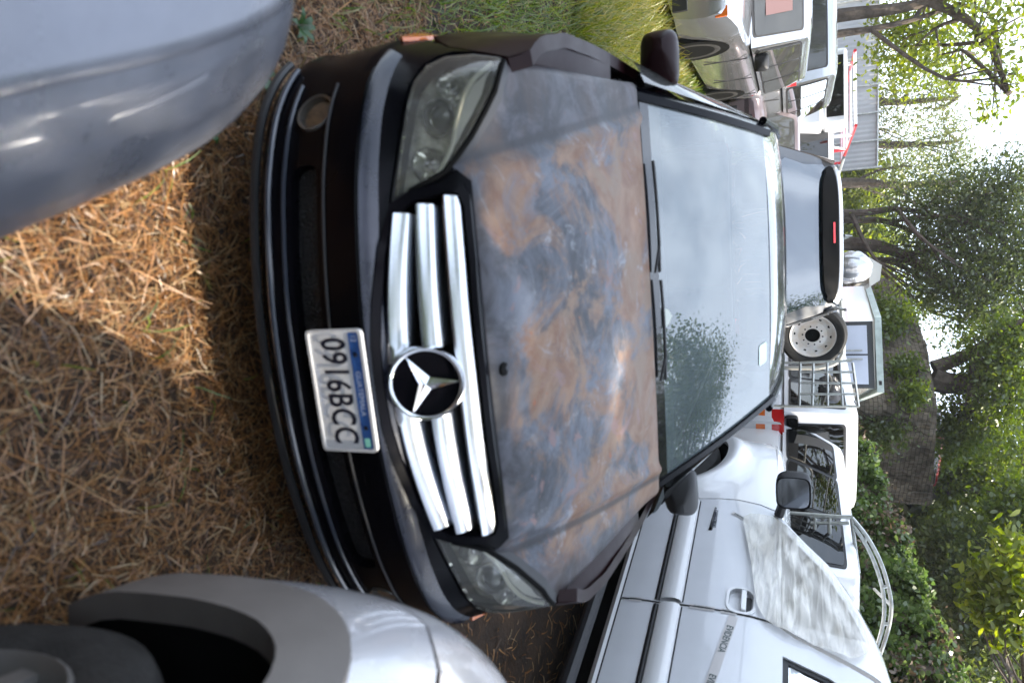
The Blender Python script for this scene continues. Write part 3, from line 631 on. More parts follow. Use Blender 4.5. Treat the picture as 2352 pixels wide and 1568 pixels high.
mb = MB(); patch(mb, side, hand, (), .04, 0, -.028); mb.grid([[side(a, b, o) for a, b in dens(hand, .03)] for o in (-.028, 0)], close=True); dh = mb.build('handle_recess', M_white, fdo)
mb = MB(); patch(mb, side, rrect(.004, .20, 1.112, 1.262, .055), [hand], .04, .01, .006, .02); mb.build('handle_bezel', M_white2, fdo)
mb = MB(); mb.hexa([side(.03, 1.185, -.02), side(.18, 1.185, -.02), side(.18, 1.185, .016), side(.03, 1.185, .016), side(.03, 1.212, -.02), side(.18, 1.212, -.02), side(.18, 1.215, .014), side(.03, 1.215, .014)]); mb.build('handle', M_white2, fdo, bevel=.006)
mb = MB(); patch(mb, side, rrect(.02, .16, 1.205, 1.24, .012), (), .04, 0, -.020); mb.build('handle_shadow_gap', M_plast, fdo)
rd = [(-1.15, .555), (-.004, .555), (-.004, 1.362), (-.05, 1.45), (-.16, 1.80), (-.22, 1.845), (-1.15, 1.86)]
rwin = [(-.19, 1.395), (-1.0, 1.395), (-1.0, 1.80), (-.33, 1.80), (-.235, 1.60)]
mb = MB(); patch(mb, side, rd, [rwin], .06, .02, 0, .04); rdo = mb.build('rear_door', M_white, pick)
mb = MB(); patch(mb, side, [(-.21, 1.41), (-.98, 1.41), (-.98, 1.785), (-.345, 1.785), (-.25, 1.60)], (), .08, 0, -.022); mb.build('rear_window', glass('grey_film', (.75, .78, .8), .5, (.52, .53, .55), .55), rdo)
mb = MB(); patch(mb, side, rwin, [[(-.222, 1.422), (-.97, 1.422), (-.97, 1.775), (-.355, 1.775), (-.262, 1.605)]], .05, .03, -.012, .04); mb.build('window_seal', M_plast, rdo)
# wing with wheel arch
wa = [(1.60 + .43 * math.cos(math.radians(t)), .62 + .40 * math.sin(math.radians(t))) for t in range(180, 18, -6)]
wg = [(.875, .555), (1.17, .56)] + wa + [(2.02, .80), (2.05, 1.0), (2.03, 1.20), (1.97, 1.30), (1.80, 1.338), (1.3, 1.365), (.967, 1.366), (.998, 1.26), (1.012, 1.14), (1.007, 1.0), (.977, .80), (.942, .66)]
mb = MB(); patch(mb, lambda a, b, o: side(a, b, o + .045 * math.exp(-((math.hypot(a - 1.60, (b - .62) * 1.07) - .50) / .07) ** 2)), wg, (), .02, .03, 0, .02); mb.build('front_wing', M_white2, pick)
mb = MB(); mb.grid([[side(1.6 + (a - 1.6) * 1.04, .62 + (b - .62) * 1.04, o) for a, b in wa] for o in (-.015, -.4)]); mb.build('arch_liner', M_dark, pick)
rows = [[side(a, 1.362 - (.03 * max(0, a - 1.75) / .3), 0) + np.array([x, 0, dz]) for a in np.linspace(.96, 2.04, 14)] for x, dz in ((0, -.002), (.03, .022), (.12, .045), (.45, .07), (.9, .078), (1.5, .05), (1.62, .0))]
mb = MB(); mb.grid(rows); mb.build('bonnet', M_white2, pick)
mb = MB(); mb.grid([[np.array([x, 2.04 - .14 * abs((x - .85) / .85) ** 3 * .6, z]) for x in np.linspace(.22, 1.5, 9)] for z in (.5, .8, 1.1, 1.34)]); mb.build('front_panel', M_white2, pick)
# roof and frames
pf = [(.905, 1.36), (.72, 1.52), (.575, 1.64), (.325, 1.755), (.09, 1.835), (-.12, 1.872), (-.30, 1.89), (-1.15, 1.90)]
pfi = [(.80, 1.375), (.655, 1.50), (.52, 1.61), (.285, 1.715), (.06, 1.79), (.045, 1.80), (.02, 1.62), (.02, 1.375)]
wfr = [(.012, 1.366), (.93, 1.366)] + pf[1:6] + [(-.16, 1.86), (-.13, 1.80), (-.03, 1.45)]
mb = MB(); patch(mb, side, wfr, [smoothloop([(.80, 1.385), (.655, 1.50), (.52, 1.605), (.285, 1.715), (.075, 1.785), (.055, 1.70), (.04, 1.50), (.04, 1.385)], 1)], .05, .03, .004, .03); mb.build('window_frame', M_white2, pick)
mb = MB(); mb.grid([[side(a, z) + np.array([dx, 0, dz]) for a, z in smoothloop(pf, 4, False)] for dx, dz in ((0, 0), (.03, .018), (.10, .03), (.5, .05), (.8, .055), (1.2, .03))]); mb.build('roof', M_white2, pick)
# sheeting over the window, hanging below the belt
def sheet(a, z, off=0.0):
    w = .005 * math.sin(a * 23 + z * 37) + .006 * math.sin(a * 9 - z * 21) + .003 * math.sin(z * 70 - a * 45)
    return side(a, z, .034 + w * (1.0 if z > 1.38 else .45) + off)
psh = [(.80, 1.172), (.62, 1.19), (.40, 1.225), (.20, 1.25), (.07, 1.272), (-.012, 1.315), (-.045, 1.37), (-.07, 1.50), (-.10, 1.70), (.03, 1.80), (.30, 1.725), (.54, 1.615), (.68, 1.505), (.83, 1.38), (.86, 1.30)]
mb = MB(); patch(mb, sheet, smoothloop(psh, 3), (), .022, 0, 0, .03); mb.build('plastic_sheeting', M_sheet, pick)
mb = MB(); patch(mb, side, [(.80, 1.385), (.655, 1.50), (.52, 1.605), (.285, 1.715), (.075, 1.785), (.04, 1.385)], (), .08, 0, -.05); mb.build('door_void', mat('cab_lining', (.12, .115, .11), .9), pick)
# mouldings, sill, running board
for a0, a1 in ((.02, .95), (-1.1, -.012)):
    mb = MB(); mb.grid([[side(a, z, o) for a in np.linspace(a0, a1, 10)] for z, o in ((.768, .0), (.772, .018), (.80, .030), (.85, .032), (.878, .020), (.884, .0))]); mb.build('door_moulding', M_white2, fdo if a0 > 0 else rdo)
    mb = MB(); mb.grid([[side(a, z, o) for a in np.linspace(a0, a1, 10)] for z, o in ((.738, .004), (.752, .010), (.766, .004))]); mb.build('moulding_gap', M_plast, fdo if a0 > 0 else rdo)
    mb = MB(); mb.grid([[side(a, z, o) for a in np.linspace(a0, a1, 10)] for z, o in ((.886, .003), (.894, .004))]); mb.build('moulding_edge', M_plast, fdo if a0 > 0 else rdo)
mb = MB(); mb.grid([[side(a, z, o) for a in np.linspace(-1.15, .9, 12)] for z, o in ((.49, -.05), (.505, .012), (.53, .020), (.548, .008))]); mb.build('sill', M_white2, pick)
mb = MB(); mb.tube([(-.13, a, .46) for a in np.linspace(-1.2, .95, 6)], .038, 10); mb.box(-.12, .1, -.9, -.86, .44, .47); mb.box(-.12, .1, .6, .64, .44, .47); mb.build('running_board', M_plast, pick)
mb = MB(); mb.box(.15, 1.6, -1.2, 2.0, .35, .56); mb.build('chassis', M_dark, pick)
mb = MB(); mb.tube([side(a, z, .003) for a, z in smoothloop([(.004, .56), (.002, .75), (.003, .9), (.003, 1.1), (.003, 1.25), (.003, 1.36)], 4, False)], .0045, 5); mb.build('door_gap', M_seam, pick)
dmp = door_mirror(pick, (-.17, .93, 1.455), -1, w=.25, h=.20, d=.12, m1=M_plast, facing=-1, ang=-.1)
mb = MB(); mb.tube([(.04, .92, 1.37), (-.06, .93, 1.40)], .03, 8); mb.build('mirror_arm', M_plast, dmp)
# tape and lettering
M_tape = mat('clear_tape', (.60, .57, .56), .35); M_tink = mat('tape_ink', (.10, .13, .13), .5)
def strip_text(parent, p0, p1, wid, words, size, name, sx=1.0):
    p0 = np.array(p0); p1 = np.array(p1); d = (p1 - p0); L = np.linalg.norm(d); d /= L; q = np.array([d[1], -d[0]])
    mp = lambda a, b, o=0.0: side(*(p0 + d * a + q * b), .0035 + o)
    b = MB(); patch(b, mp, [(0, -wid / 2), (L, -wid / 2), (L, wid / 2), (0, wid / 2)], (), .05, 0); t = b.build(name, M_tape, parent)
    n = len(words)
    for i, w in enumerate(words): text_mesh('tape_lettering', w, size, M_tink, t, lambda x, y, i=i: mp(L * (i + .5) / n + x, y, .0015), sx, .0008)
strip_text(rdo, (-.02, 1.157), (-1.0, .985), .046, ['EVIDENCIA', 'EVIDENCIA', 'EVIDENCIA'], .046, 'evidence_tape', .82)
mb = MB(); patch(mb, side, [(.66, .965), (.90, .985), (.90, 1.0), (.66, .988)], (), .05, .0, .003); bl = mb.build('door_badge', M_chrome, fdo)
text_mesh('badge_lettering', 'CARROCERIAS', .030, M_ink, fdo, lambda x, y: side(.78 - x, .995 + y, .0045), .9, .0012)
strip_text(fdo, (.86, 1.095), (.80, 1.19), .028, ['EVIDENCIA'], .02, 'evidence_tape', .8)
mb = MB(); rows = []
for z0, z1 in ((.60, .67), (.80, .87), (.93, 1.06), (1.09, 1.17)):
    def mp(x, y, z0=z0, z1=z1): return side(.004 + y, (z0 + z1) / 2 + x, .0060)
    b = MB(); patch(b, lambda a, b_, o: side(a, b_, .0048), [(-.012, z0), (.018, z0), (.018, z1), (-.012, z1)], (), .05, 0); tp = b.build('gap_tape', M_tape, fdo)
    text_mesh('tape_lettering', 'EVIDENCIA', .022, M_tink, tp, mp, .55 if z1 - z0 < .09 else .8, .0006)
for y in (1.60, -1.9): wheel(pick, .16, y, .40, .26, -1, zc=.56)
# load bed
mb = MB(); patch(mb, side, [(-1.17, .60), (-1.17, 1.33), (-2.6, 1.33), (-2.6, .60)], (), .2, .1); mb.box(.1, 1.6, -2.6, -1.2, .6, .66); mb.build('load_bed', M_white, pick)
# right flank and tail closing
mb = MB(); mb.grid([[np.array([1.74, a, z]) for a in (-2.6, -1.2, 0, 1.9)] for z in (.5, 1.33)]); mb.build('far_side', M_white, pick)

# ---------------------------------------------------------------- grey estate behind the sedan, tail towards the lens
suv = thing('grey_offroader', 'dark grey tall offroad car with a black roof spoiler, parked tail on behind the sedan', 'car', (-.93, 6.62, .09), .05)
def tail(u, t):    # u across -1..1, t from bumper (0) to roof edge (1)
    z = np.interp(t, [0, .25, .5, .62, .85, 1], [.25, .75, 1.05, 1.20, 1.62, 1.80]); w = np.interp(t, [0, .25, .5, .62, .85, 1], [.90, .93, .92, .86, .735, .66])
    y = np.interp(t, [0, .25, .5, .62, .85, 1], [.0, -.03, .03, .06, .32, .42]) + .10 * abs(u) ** 4
    return np.array([u * w, y, z - .04 * abs(u) ** 4 * (t > .9)])
mb = MB(); mb.grid([[tail(u, t) for u in np.linspace(-1, 1, 25)] for t in np.r_[np.linspace(0, .6, 8), np.linspace(.62, 1, 10)]]); mb.build('tailgate', M_grey, suv)
tl = lambda a, b, o=0.0: tail(a, b) + np.array([0, -.006 - o, .003 + o * .4])
mb = MB(); patch(mb, tl, smoothloop([(-.80, .66), (0, .655), (.80, .66), (.85, .78), (.84, .92), (0, .925), (-.84, .92), (-.85, .78)], 3), (), .08, .01, .004); mb.build('rear_window', mat('rear_glass', (.02, .03, .04), .02, coat=1, spec=1, ior=1.8), suv)
vis = smoothloop([(-.93, .945), (-.80, .893), (-.6, .868), (0, .862), (.6, .868), (.80, .893), (.93, .945), (.80, .975), (0, .978), (-.80, .975)], 4)
mb = MB(); patch(mb, tl, vis, (), .06, .05, .035); sp = mb.build('spoiler', mat('spoiler_black', (.003, .003, .003), .6, spec=.1), suv)
mb = MB(); patch(mb, tl, rrect(-.16, .12, .935, .95, .006), (), .05, .01, .042); mb.build('brake_light', M_redlens, sp)
rows = []
for y in (.42, .45, .54, .9, 1.6, 2.6): rows.append([np.array([u * np.interp(y, [.42, .7, 2.6], [.66, .70, .66]), y + .10 * abs(u) ** 4 * (y < .5), np.interp(y, [.42, .45, .54, .9, 1.6, 2.6], [1.80, 1.825, 1.84, 1.86, 1.865, 1.82]) - .045 * abs(u) ** 3.5]) for u in np.linspace(-1, 1, 21)])
mb = MB(); mb.grid(rows); rf = mb.build('roof', mat('offroader_roof', (.30, .31, .32), .25, metal=.3, coat=.8), suv)
mb = MB(); mb.add([(-.005, .52, 1.85), (.005, .52, 1.85), (.03, .72, 1.85), (-.03, .72, 1.85), (-.003, .66, 1.925), (.003, .66, 1.925), (.006, .71, 1.915), (-.006, .71, 1.915)], [(0, 1, 5, 4), (1, 2, 6, 5), (2, 3, 7, 6), (3, 0, 4, 7), (4, 5, 6, 7)]); mb.build('antenna_fin', M_grey, suv)
for sg in (-1, 1):
    mb = MB(); mb.grid([[np.array([sg * (np.interp(z, [.25, .75, 1.05, 1.2, 1.62, 1.78], [.90, .93, .92, .87, .745, .69]) + .03 * (y > .5)), y + (np.interp(z, [1.05, 1.8], [.12, .50]) if y < .3 else 0), z]) for y in (.0, .6, 1.5, 2.8, 4.2)] for z in (.25, .75, 1.05, 1.2, 1.62, 1.78)]); mb.build('body_side', M_grey, suv)
    mb = MB(); mb.tube([(sg * .70, y, 1.83 + .02 * math.sin(y)) for y in np.linspace(.4, 2.4, 8)], .014, 6); mb.build('roof_rail', M_galv, suv)
    mb = MB(); patch(mb, lambda a, b, o: tail(a, b) + np.array([0, -.012, 0]), [(sg * .76, .36), (sg * .97, .36), (sg * .97, .58), (sg * .80, .56)], (), .06, .02); mb.build('tail_light', M_redlens, suv)
    for y in (.85, 3.6): wheel(suv, sg * .82, y, .37, .24, sg, zc=.37)
# ---------------------------------------------------------------- ground
M_soil = mat('dry_soil', (.018, .013, .010), .95, color2=(.060, .034, .018), vscale=5, bump=.6, bscale=60)
xs = np.r_[np.linspace(-400, -12, 20)[:-1], np.linspace(-12, 12, 121), np.linspace(12, 400, 20)[1:]]
ys = np.r_[np.linspace(-60, -4, 8)[:-1], np.linspace(-4, 16, 121), np.linspace(16, 900, 24)[1:]]
rows = [[(x, y, float(ground(x, min(y, 20)))) for x in xs] for y in ys]
mb = MB(); mb.grid(rows); gr_ = tag(mb.build('ground', M_soil), kind='structure')
def blades(name, P, L, W, yaw, pitch, curl, m, kind='stuff', seg=3, roll=None):
    # many bent strips in one mesh. arrays: base points, length, width, heading, elevation, curl
    n = len(P); V = np.zeros((n, (seg + 1) * 2, 3)); h = np.array(P, float).copy(); pit = pitch.copy(); yw = yaw.copy()
    side_ = np.stack([-np.sin(yaw), np.cos(yaw), np.zeros(n)], 1)
    if roll is not None: side_ = side_ * np.cos(roll)[:, None] + np.array([0, 0, 1.]) * np.sin(roll)[:, None]
    for k in range(seg + 1):
        w = W * (1 - (k / seg) ** 2 * .75) * .5
        V[:, 2 * k] = h - side_ * w[:, None]; V[:, 2 * k + 1] = h + side_ * w[:, None]
        if k < seg:
            d = np.stack([np.cos(yw) * np.cos(pit), np.sin(yw) * np.cos(pit), np.sin(pit)], 1); h = h + d * (L / seg)[:, None]; pit = pit - curl; yw = yw + curl * .6
    gz = ground(V[..., 0], V[..., 1]) + .002; V[..., 2] = np.maximum(V[..., 2], gz)
    V = V.reshape(-1, 3); b = (np.arange(n) * (seg + 1) * 2)[:, None, None]
    q = np.array([[2 * k, 2 * k + 1, 2 * k + 3, 2 * k + 2] for k in range(seg)])[None]
    Fq = (b + q).reshape(-1, 4)
    me = bpy.data.meshes.new(name); me.vertices.add(len(V)); me.vertices.foreach_set('co', V.ravel().astype(np.float32))
    me.loops.add(Fq.size); me.loops.foreach_set('vertex_index', Fq.ravel().astype(np.int32)); me.polygons.add(len(Fq)); me.polygons.foreach_set('loop_start', np.arange(0, Fq.size, 4, dtype=np.int32)); me.polygons.foreach_set('loop_total', np.full(len(Fq), 4, np.int32))
    at = me.attributes.new('shade', 'FLOAT', 'POINT'); at.data.foreach_set('value', np.repeat(rng.random(n), (seg + 1) * 2).astype(np.float32))
    me.update(); me.validate(); o = bpy.data.objects.new(name, me); C.objects.link(o); me.materials.append(m); 
    if kind: o['kind'] = kind
    return o
def blade_mat(name, cols, trans=.35, rough=.6):
    m = bpy.data.materials.new(name); m.use_nodes = True; nt = m.node_tree; nt.nodes.remove(nt.nodes['Principled BSDF']); out = nt.nodes['Material Output']
    a = nd(m, 'ShaderNodeAttribute'); a.attribute_name = 'shade'; r = nd(m, 'ShaderNodeValToRGB'); el = r.color_ramp.elements
    for i, c in enumerate(cols):
        e = el[i] if i < 2 else el.new(1.0)
        e.color = (*c, 1)
    for i, e in enumerate(sorted(el, key=lambda e: e.position)): pass
    pos = np.linspace(0, 1, len(cols))
    for i, c in enumerate(cols): el[i].position = pos[i]
    for i, c in enumerate(cols): el[i].color = (*c, 1)
    lk(m, a.outputs['Fac'], r.inputs[0])
    d = nd(m, 'ShaderNodeBsdfDiffuse'); t = nd(m, 'ShaderNodeBsdfTranslucent'); g = nd(m, 'ShaderNodeBsdfGlossy'); g.inputs['Roughness'].default_value = .35
    lk(m, r.outputs[0], d.inputs[0])
    hs = nd(m, 'ShaderNodeHueSaturation'); hs.inputs['Saturation'].default_value = 1.15; hs.inputs['Value'].default_value = 1.5; lk(m, r.outputs[0], hs.inputs['Color']); lk(m, hs.outputs[0], t.inputs[0])
    x = nd(m, 'ShaderNodeMixShader'); x.inputs[0].default_value = trans; lk(m, d.outputs[0], x.inputs[1]); lk(m, t.outputs[0], x.inputs[2])
    y = nd(m, 'ShaderNodeMixShader'); y.inputs[0].default_value = .05; lk(m, x.outputs[0], y.inputs[1]); lk(m, g.outputs[0], y.inputs[2]); lk(m, y.outputs[0], out.inputs[0])
    return m
def scatter(n, x0, x1, y0, y1): return np.stack([rng.uniform(x0, x1, n), rng.uniform(y0, y1, n)], 1)
M_straw = blade_mat('straw', [(.05, .026, .012), (.16, .070, .024), (.29, .132, .042), (.36, .19, .074), (.40, .30, .17)], .2)
M_grass = blade_mat('green_blades', [(.04, .075, .010), (.08, .14, .016), (.14, .21, .028), (.21, .24, .045), (.27, .23, .09)], .45)
def dry(name, n, box, L, W, lift=.03, pmax=.35, m=M_straw, patchy=False):
    P = scatter(n, *box)
    if patchy:
        x, y = P[:, 0], P[:, 1]; k = .5 + .25 * np.sin(x * 6.3 + 2 * np.sin(y * 4.1)) + .25 * np.sin(y * 8.7 + 2 * np.sin(x * 5.2 + 1)) + .25 * np.sin(x * 17 - y * 13)
        k = np.maximum(k, np.exp(-(((x + .36) / .45) ** 2 + ((y - 1.15) / .4) ** 2))); P = P[rng.random(n) < np.clip(k + .38, .1, 1)]; n = len(P)
    z = ground(P[:, 0], P[:, 1]) + rng.random(n) ** 2 * lift
    return blades(name, np.c_[P, z], rng.uniform(*L, n), rng.uniform(*W, n), rng.uniform(0, 2 * np.pi, n), rng.uniform(-.1, pmax, n), rng.uniform(-.2, .55, n), m, roll=rng.uniform(-.6, .6, n))
dry('dry_grass', 70000, (-1.5, 1.6, .35, 2.6), (.02, .085), (.0010, .0034), .032, patchy=True)
dry('dry_grass', 9000, (-1.5, 1.6, .35, 2.6), (.03, .085), (.0015, .0045), .035, patchy=True)
dry('dry_stalks', 1100, (-1.4, 1.4, .3, 2.3), (.10, .34), (.0018, .0042), .05, .30)
dry('dry_grass', 16000, (-6, 3.5, 2.2, 7), (.04, .12), (.003, .008), .03)
def green(name, n, box, L, W, keep=None, pm=(.5, 1.45)):
    P = scatter(n, *box)
    if keep is not None: P = P[keep(P[:, 0], P[:, 1])]
    k = len(P); z = ground(P[:, 0], P[:, 1])
    return blades(name, np.c_[P, z], rng.uniform(*L, k), rng.uniform(*W, k), rng.uniform(0, 2 * np.pi, k), rng.uniform(*pm, k), rng.uniform(.1, .6, k), M_grass, roll=rng.uniform(-.5, .5, k))
green('green_grass', 26000, (-3.6, -.9, 1.9, 6.0), (.04, .16), (.003, .008), lambda x, y: (x < -.95 - .12 * (y - 2)) & (rng.random(len(x)) < np.clip((y - 1.9) / 1.2, .1, 1)))
M_keep = M_grass; M_grass = blade_mat('sunlit_blades', [(.07, .10, .012), (.14, .17, .02), (.24, .22, .04), (.34, .27, .08)], .5)  # yellower copy of the grass: its sunlit glow put into the colour
green('tall_grass', 16000, (-4.6, -1.6, 4.6, 8.6), (.16, .40), (.004, .009), lambda x, y: x < -1.75 - .08 * (y - 4.6), (.9, 1.5)); M_grass = M_keep
green('green_grass', 14000, (-5.5, -1.5, 7.5, 14), (.08, .25), (.006, .012))
green('sparse_weeds', 260, (-1.2, 1.2, .5, 2.2), (.04, .12), (.003, .006))
# ---------------------------------------------------------------- vehicles farther off
def car(name, label, cat, loc, rz, L, W, H, paint, glassm, kind='suv', group=None, belt=.60, tumble=.16, hoodz=.62, hood=1.1, boot=0.0, boxy=.5, fo=.85, lampdz=0.0, mirrors=True, lamps=True, rimm=M_rim, wr=.35, clear=.2):
    # local frame: y from nose (0) to tail (L), x across, z up. Body is a loft of cross sections; panes, wheels, lamps and mirrors are parts
    t = thing(name, label, cat, loc, rz, group)
    zb = H * belt; ws0 = hood; ws1 = hood + (H - zb) * (1.15 - boxy * .5); r1 = L - boot - (.12 if boot == 0 else .55); r2 = L - boot - .02
    def half(y):   # plan half width
        e = min(y, L - y); return W / 2 * (1 - .16 * max(0, 1 - e / .45) ** 2)
    ys = np.unique(np.r_[0, .03, .10, .25, .45, np.linspace(.6, L - .6, 14), L - .45, L - .25, L - .10, L - .03, L])
    def topz(y):
        fr_ = np.interp(y, [0, .05, .25, hood, L], [H * hoodz * .78, H * hoodz * .88, H * hoodz * .96, zb * 1.0, zb])
        if y > L - .15 and boot == 0: fr_ = zb
        if boot > 0 and y > L - .2: fr_ = np.interp(y, [L - .2, L], [zb, zb * .86])
        return fr_
    rows = []
    for y in ys:
        w = half(y); tz = topz(y); k = np.interp(y, [0, .15, L - .15, L], [.86, 1, 1, .90])
        prof = [(w * .80 * k, clear), (w * .94, clear + .06), (w * .985, clear + .22), (w, clear + .40), (w * .995, tz - .16), (w * .97, tz - .05), (w * .90, tz - .008), (w * .5, tz + .018), (0, tz + .026)]
        rows.append([np.array([x, y, z]) for x, z in prof] + [np.array([-x, y, z]) for x, z in prof[::-1][1:]])
    mb = MB(); mb.grid(rows); mb.F += [tuple(range(len(rows[0])))[::-1], tuple(len(mb.V) - len(rows[0]) + i for i in range(len(rows[0])))]
    mb.build('body', paint, t, sharp=28)
    # cabin: rings from belt to roof
    def ring(f):   # f 0 belt, 1 roof edge
        w = W / 2 * (.955 - tumble * f); z = zb + (H - zb) * f; y0 = ws0 + (ws1 - ws0) * f; y1 = r2 + (r1 - r2) * f
        if boot == 0: y1 = L - .04 - (.16 if boxy > .4 else .30) * f
        return w, z, y0, y1
    def gp(side_, q, f, o=0.0):      # point on a cabin face: side 'l','r','f','b'; q along 0..1
        w, z, y0, y1 = ring(f)
        if side_ in 'lr':
            sg = -1 if side_ == 'l' else 1
            return np.array([sg * (w + o + .02 * math.sin(math.pi * f)), y0 + .04 + (y1 - y0 - .08) * q, z])
        u = 2 * q - 1
        if side_ == 'f': return np.array([u * w * .97, y0 - o * .8 + .10 * u * u * 1.0 - .02, z + o * .5])
        return np.array([u * w * .97, y1 + o - .06 * u * u, z])
    fs = np.linspace(0, .93, 6); rows = []
    for f in fs:
        w, z, y0, y1 = ring(f); r = []
        for u in np.linspace(-1, 1, 9): r.append(np.array([u * w, y0 + .10 * u * u - .02, z]))
        for q in np.linspace(.12, .9, 6): r.append(np.array([w + .02 * math.sin(math.pi * f), y0 + (y1 - y0) * q, z]))
        for u in np.linspace(1, -1, 9): r.append(np.array([u * w, y1 - .06 * u * u, z]))
        for q in np.linspace(.9, .12, 6): r.append(np.array([-w - .02 * math.sin(math.pi * f), y0 + (y1 - y0) * q, z]))
        rows.append(r)
    cen = np.mean(rows[-1], 0)
    for sc_, dz in ((.97, .035 * H / 1.5), (.90, .06 * H / 1.5), (.6, .085 * H / 1.5), (.02, .095 * H / 1.5)): rows.append([np.array([cen[0] + (p[0] - cen[0]) * sc_, cen[1] + (p[1] - cen[1]) * sc_, rows[5][0][2] + dz]) for p in rows[5]])
    mb = MB(); mb.grid(rows, close=True); mb.build('cabin_shell', paint, t, sharp=40)
    def pane(nm, s_, q0, q1, f0, f1, r=.04, m=None):
        P = rrect(q0, q1, f0, f1, r); mb = MB(); patch(mb, lambda a, b, o: gp(s_, a, b, o), P, (), .12, .01, .012); mb.build(nm, m or glassm, t)
        P2 = rrect(q0 - .012, q1 + .012, f0 - .035, f1 + .035, r); mb = MB(); patch(mb, lambda a, b, o: gp(s_, a, b, o), P2, (), .12, .01, .006); mb.build('window_seal', M_plast, t)
    pane('windscreen', 'f', .06, .94, .06, .86); pane('rear_window', 'b', .10, .90, .14, .82)
    for s_ in 'lr':
        n = 3 if kind in ('van', 'suv') else 2; e = np.linspace(.10 if boxy < .6 else .05, .95, n + 1)
        for i in range(n): pane('side_window', s_, e[i] + .012, e[i + 1] - .012, .10, .84)
    if lamps:
        for sg in (-1, 1):
            mb = MB(); z1 = topz(.1) - .03; hx = half(.12)
            mb.add([(sg * hx * .52, .0 - .012, z1 - .20), (sg * hx * .98, .10, z1 - .17), (sg * (hx + .006), .26, z1 - .03), (sg * hx * .52, .015, z1 - .04)], [(0, 1, 2, 3)]); h = mb.build('headlight', M_refl, t, smooth=False)
            mb = MB(); zz_ = zb - .10 + lampdz; ko = lambda m_, q0, q1: m_.grid([[np.array([sg * x, y, z]) for x, y in ((half(L) * .74, L + .014), (half(L) * .99, L - .004), (half(L - .16) + .012, L - .16))] for z in (zz_ + q0, zz_ + q1)]); ko(mb, -.17, -.02); tl_ = mb.build('tail_light', M_redlens, t); m2_ = MB(); ko(m2_, -.25, -.17); m2_.build('reverse_light', M_white2, tl_); m3_ = MB(); ko(m3_, -.36, -.25); m3_.build('indicator', M_orange, tl_)
    mb = MB(); mb.box(-W * .36, W * .36, -.025, .05, clear + .05, clear + .20); mb.box(-W * .25, W * .25, -.012, .05, H * hoodz * .60, H * hoodz * .74); mb.build('front_grille', M_plast, t)
    for sg in (-1, 1):
        for y in (fo, L - .85):
            wheel(t, sg * (W / 2 - .11), y, wr, .22, sg, rimm)
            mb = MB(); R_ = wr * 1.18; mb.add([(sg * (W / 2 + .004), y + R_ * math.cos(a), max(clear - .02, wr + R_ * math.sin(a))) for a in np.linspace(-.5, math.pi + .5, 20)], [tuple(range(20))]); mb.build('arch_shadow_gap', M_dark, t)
        if mirrors: door_mirror(t, (sg * (W / 2 + .06), hood + .42, zb + .10), sg, .20, .17, .10, M_plast)
    # door gaps
    for sg in (-1, 1):
        for y in np.linspace(hood + .35, L - .7, 3):
            mb = MB(); mb.tube([(sg * (half(y) + .001), y, z) for z in np.linspace(clear + .2, zb - .06, 6)], .006, 4); mb.build('door_gap', M_seam, t)
    return t
def gz(x, y): return float(ground(x, y))
# left row
c1 = car('silver_offroader', 'bright silver car facing the lens with a paper in its windscreen', 'car', (-4.07, 7.23, gz(-4, 7.5)), .15, 4.5, 1.78, 1.62, M_silver, M_glass, 'suv', belt=.60, hoodz=.60, boxy=.7, fo=.72)
mb = MB(); mb.add([(.02, 1.195, 1.14), (.50, 1.225, 1.14), (.44, 1.425, 1.43), (.08, 1.40, 1.43)], [(0, 1, 2, 3)]); mb.build('windscreen_paper', mat('pink_paper', (.19, .115, .115), .8), c1)
for q, dx in ((0, .55), (1, .66)):
    mb = MB(); mb.box(dx, dx + .10, -.045 + .06 * q, .04, .68, .80); mb.build('indicator', M_orange, c1) if q else None
c2 = car('silver_minivan', 'silver minivan tail with red and white lamps, behind the bright silver car', 'van', (-4.55, 12.1, gz(-4.5, 12)), math.pi + .06, 4.2, 1.75, 2.0, M_silver, M_glass, 'van', belt=.58, boxy=.8, lampdz=.34)
c2.location = (-5.35, 16.6, gz(-4.5, 13)); 
c3 = car('parked_sedan', 'dusty mauve grey sedan tucked behind the bright silver car', 'car', (-3.55, 12.9, gz(-4, 13)), .08, 4.3, 1.7, 1.42, mat('dusty_maroon', (.19, .15, .155), .3, metal=.5, coat=.6), M_glass, 'sedan', boot=.7, boxy=.2)
c4 = car('white_cargo_pickup', 'white pickup with dark windows between the silver cars and the grey offroad car', 'pickup truck', (-4.55, 17.4, gz(-3, 17)), .05, 4.9, 1.76, 2.2, M_white, M_dkglass, 'suv', belt=.60, boxy=.9)
c5 = thing('red_rack_truck', 'red truck with a white and red pipe rack, behind the left cars', 'truck', (-6.1, 19.5, gz(-5, 19)), .05)
mb = MB(); mb.box(-1.0, 1.0, 0, 4.2, .9, 1.25); mb.box(-.95, .95, -.1, 0, 1.0, 2.0); mb.build('bed', M_red, c5)
mb = MB(); mb.box(-.95, .95, -1.6, -.15, .7, 1.9); mb.box(-.9, .9, -1.3, -.3, 1.9, 2.45); mb.build('cab', M_white, c5, bevel=.08)
mb = MB(); mb.box(-.72, .72, -1.33, -1.28, 1.98, 2.36); mb.build('windscreen', M_dkglass, c5); mb = MB(); mb.box(-.6, .6, -1.64, -1.58, 1.0, 1.35); mb.build('front_grille', M_plast, c5)
Pz = 2.65
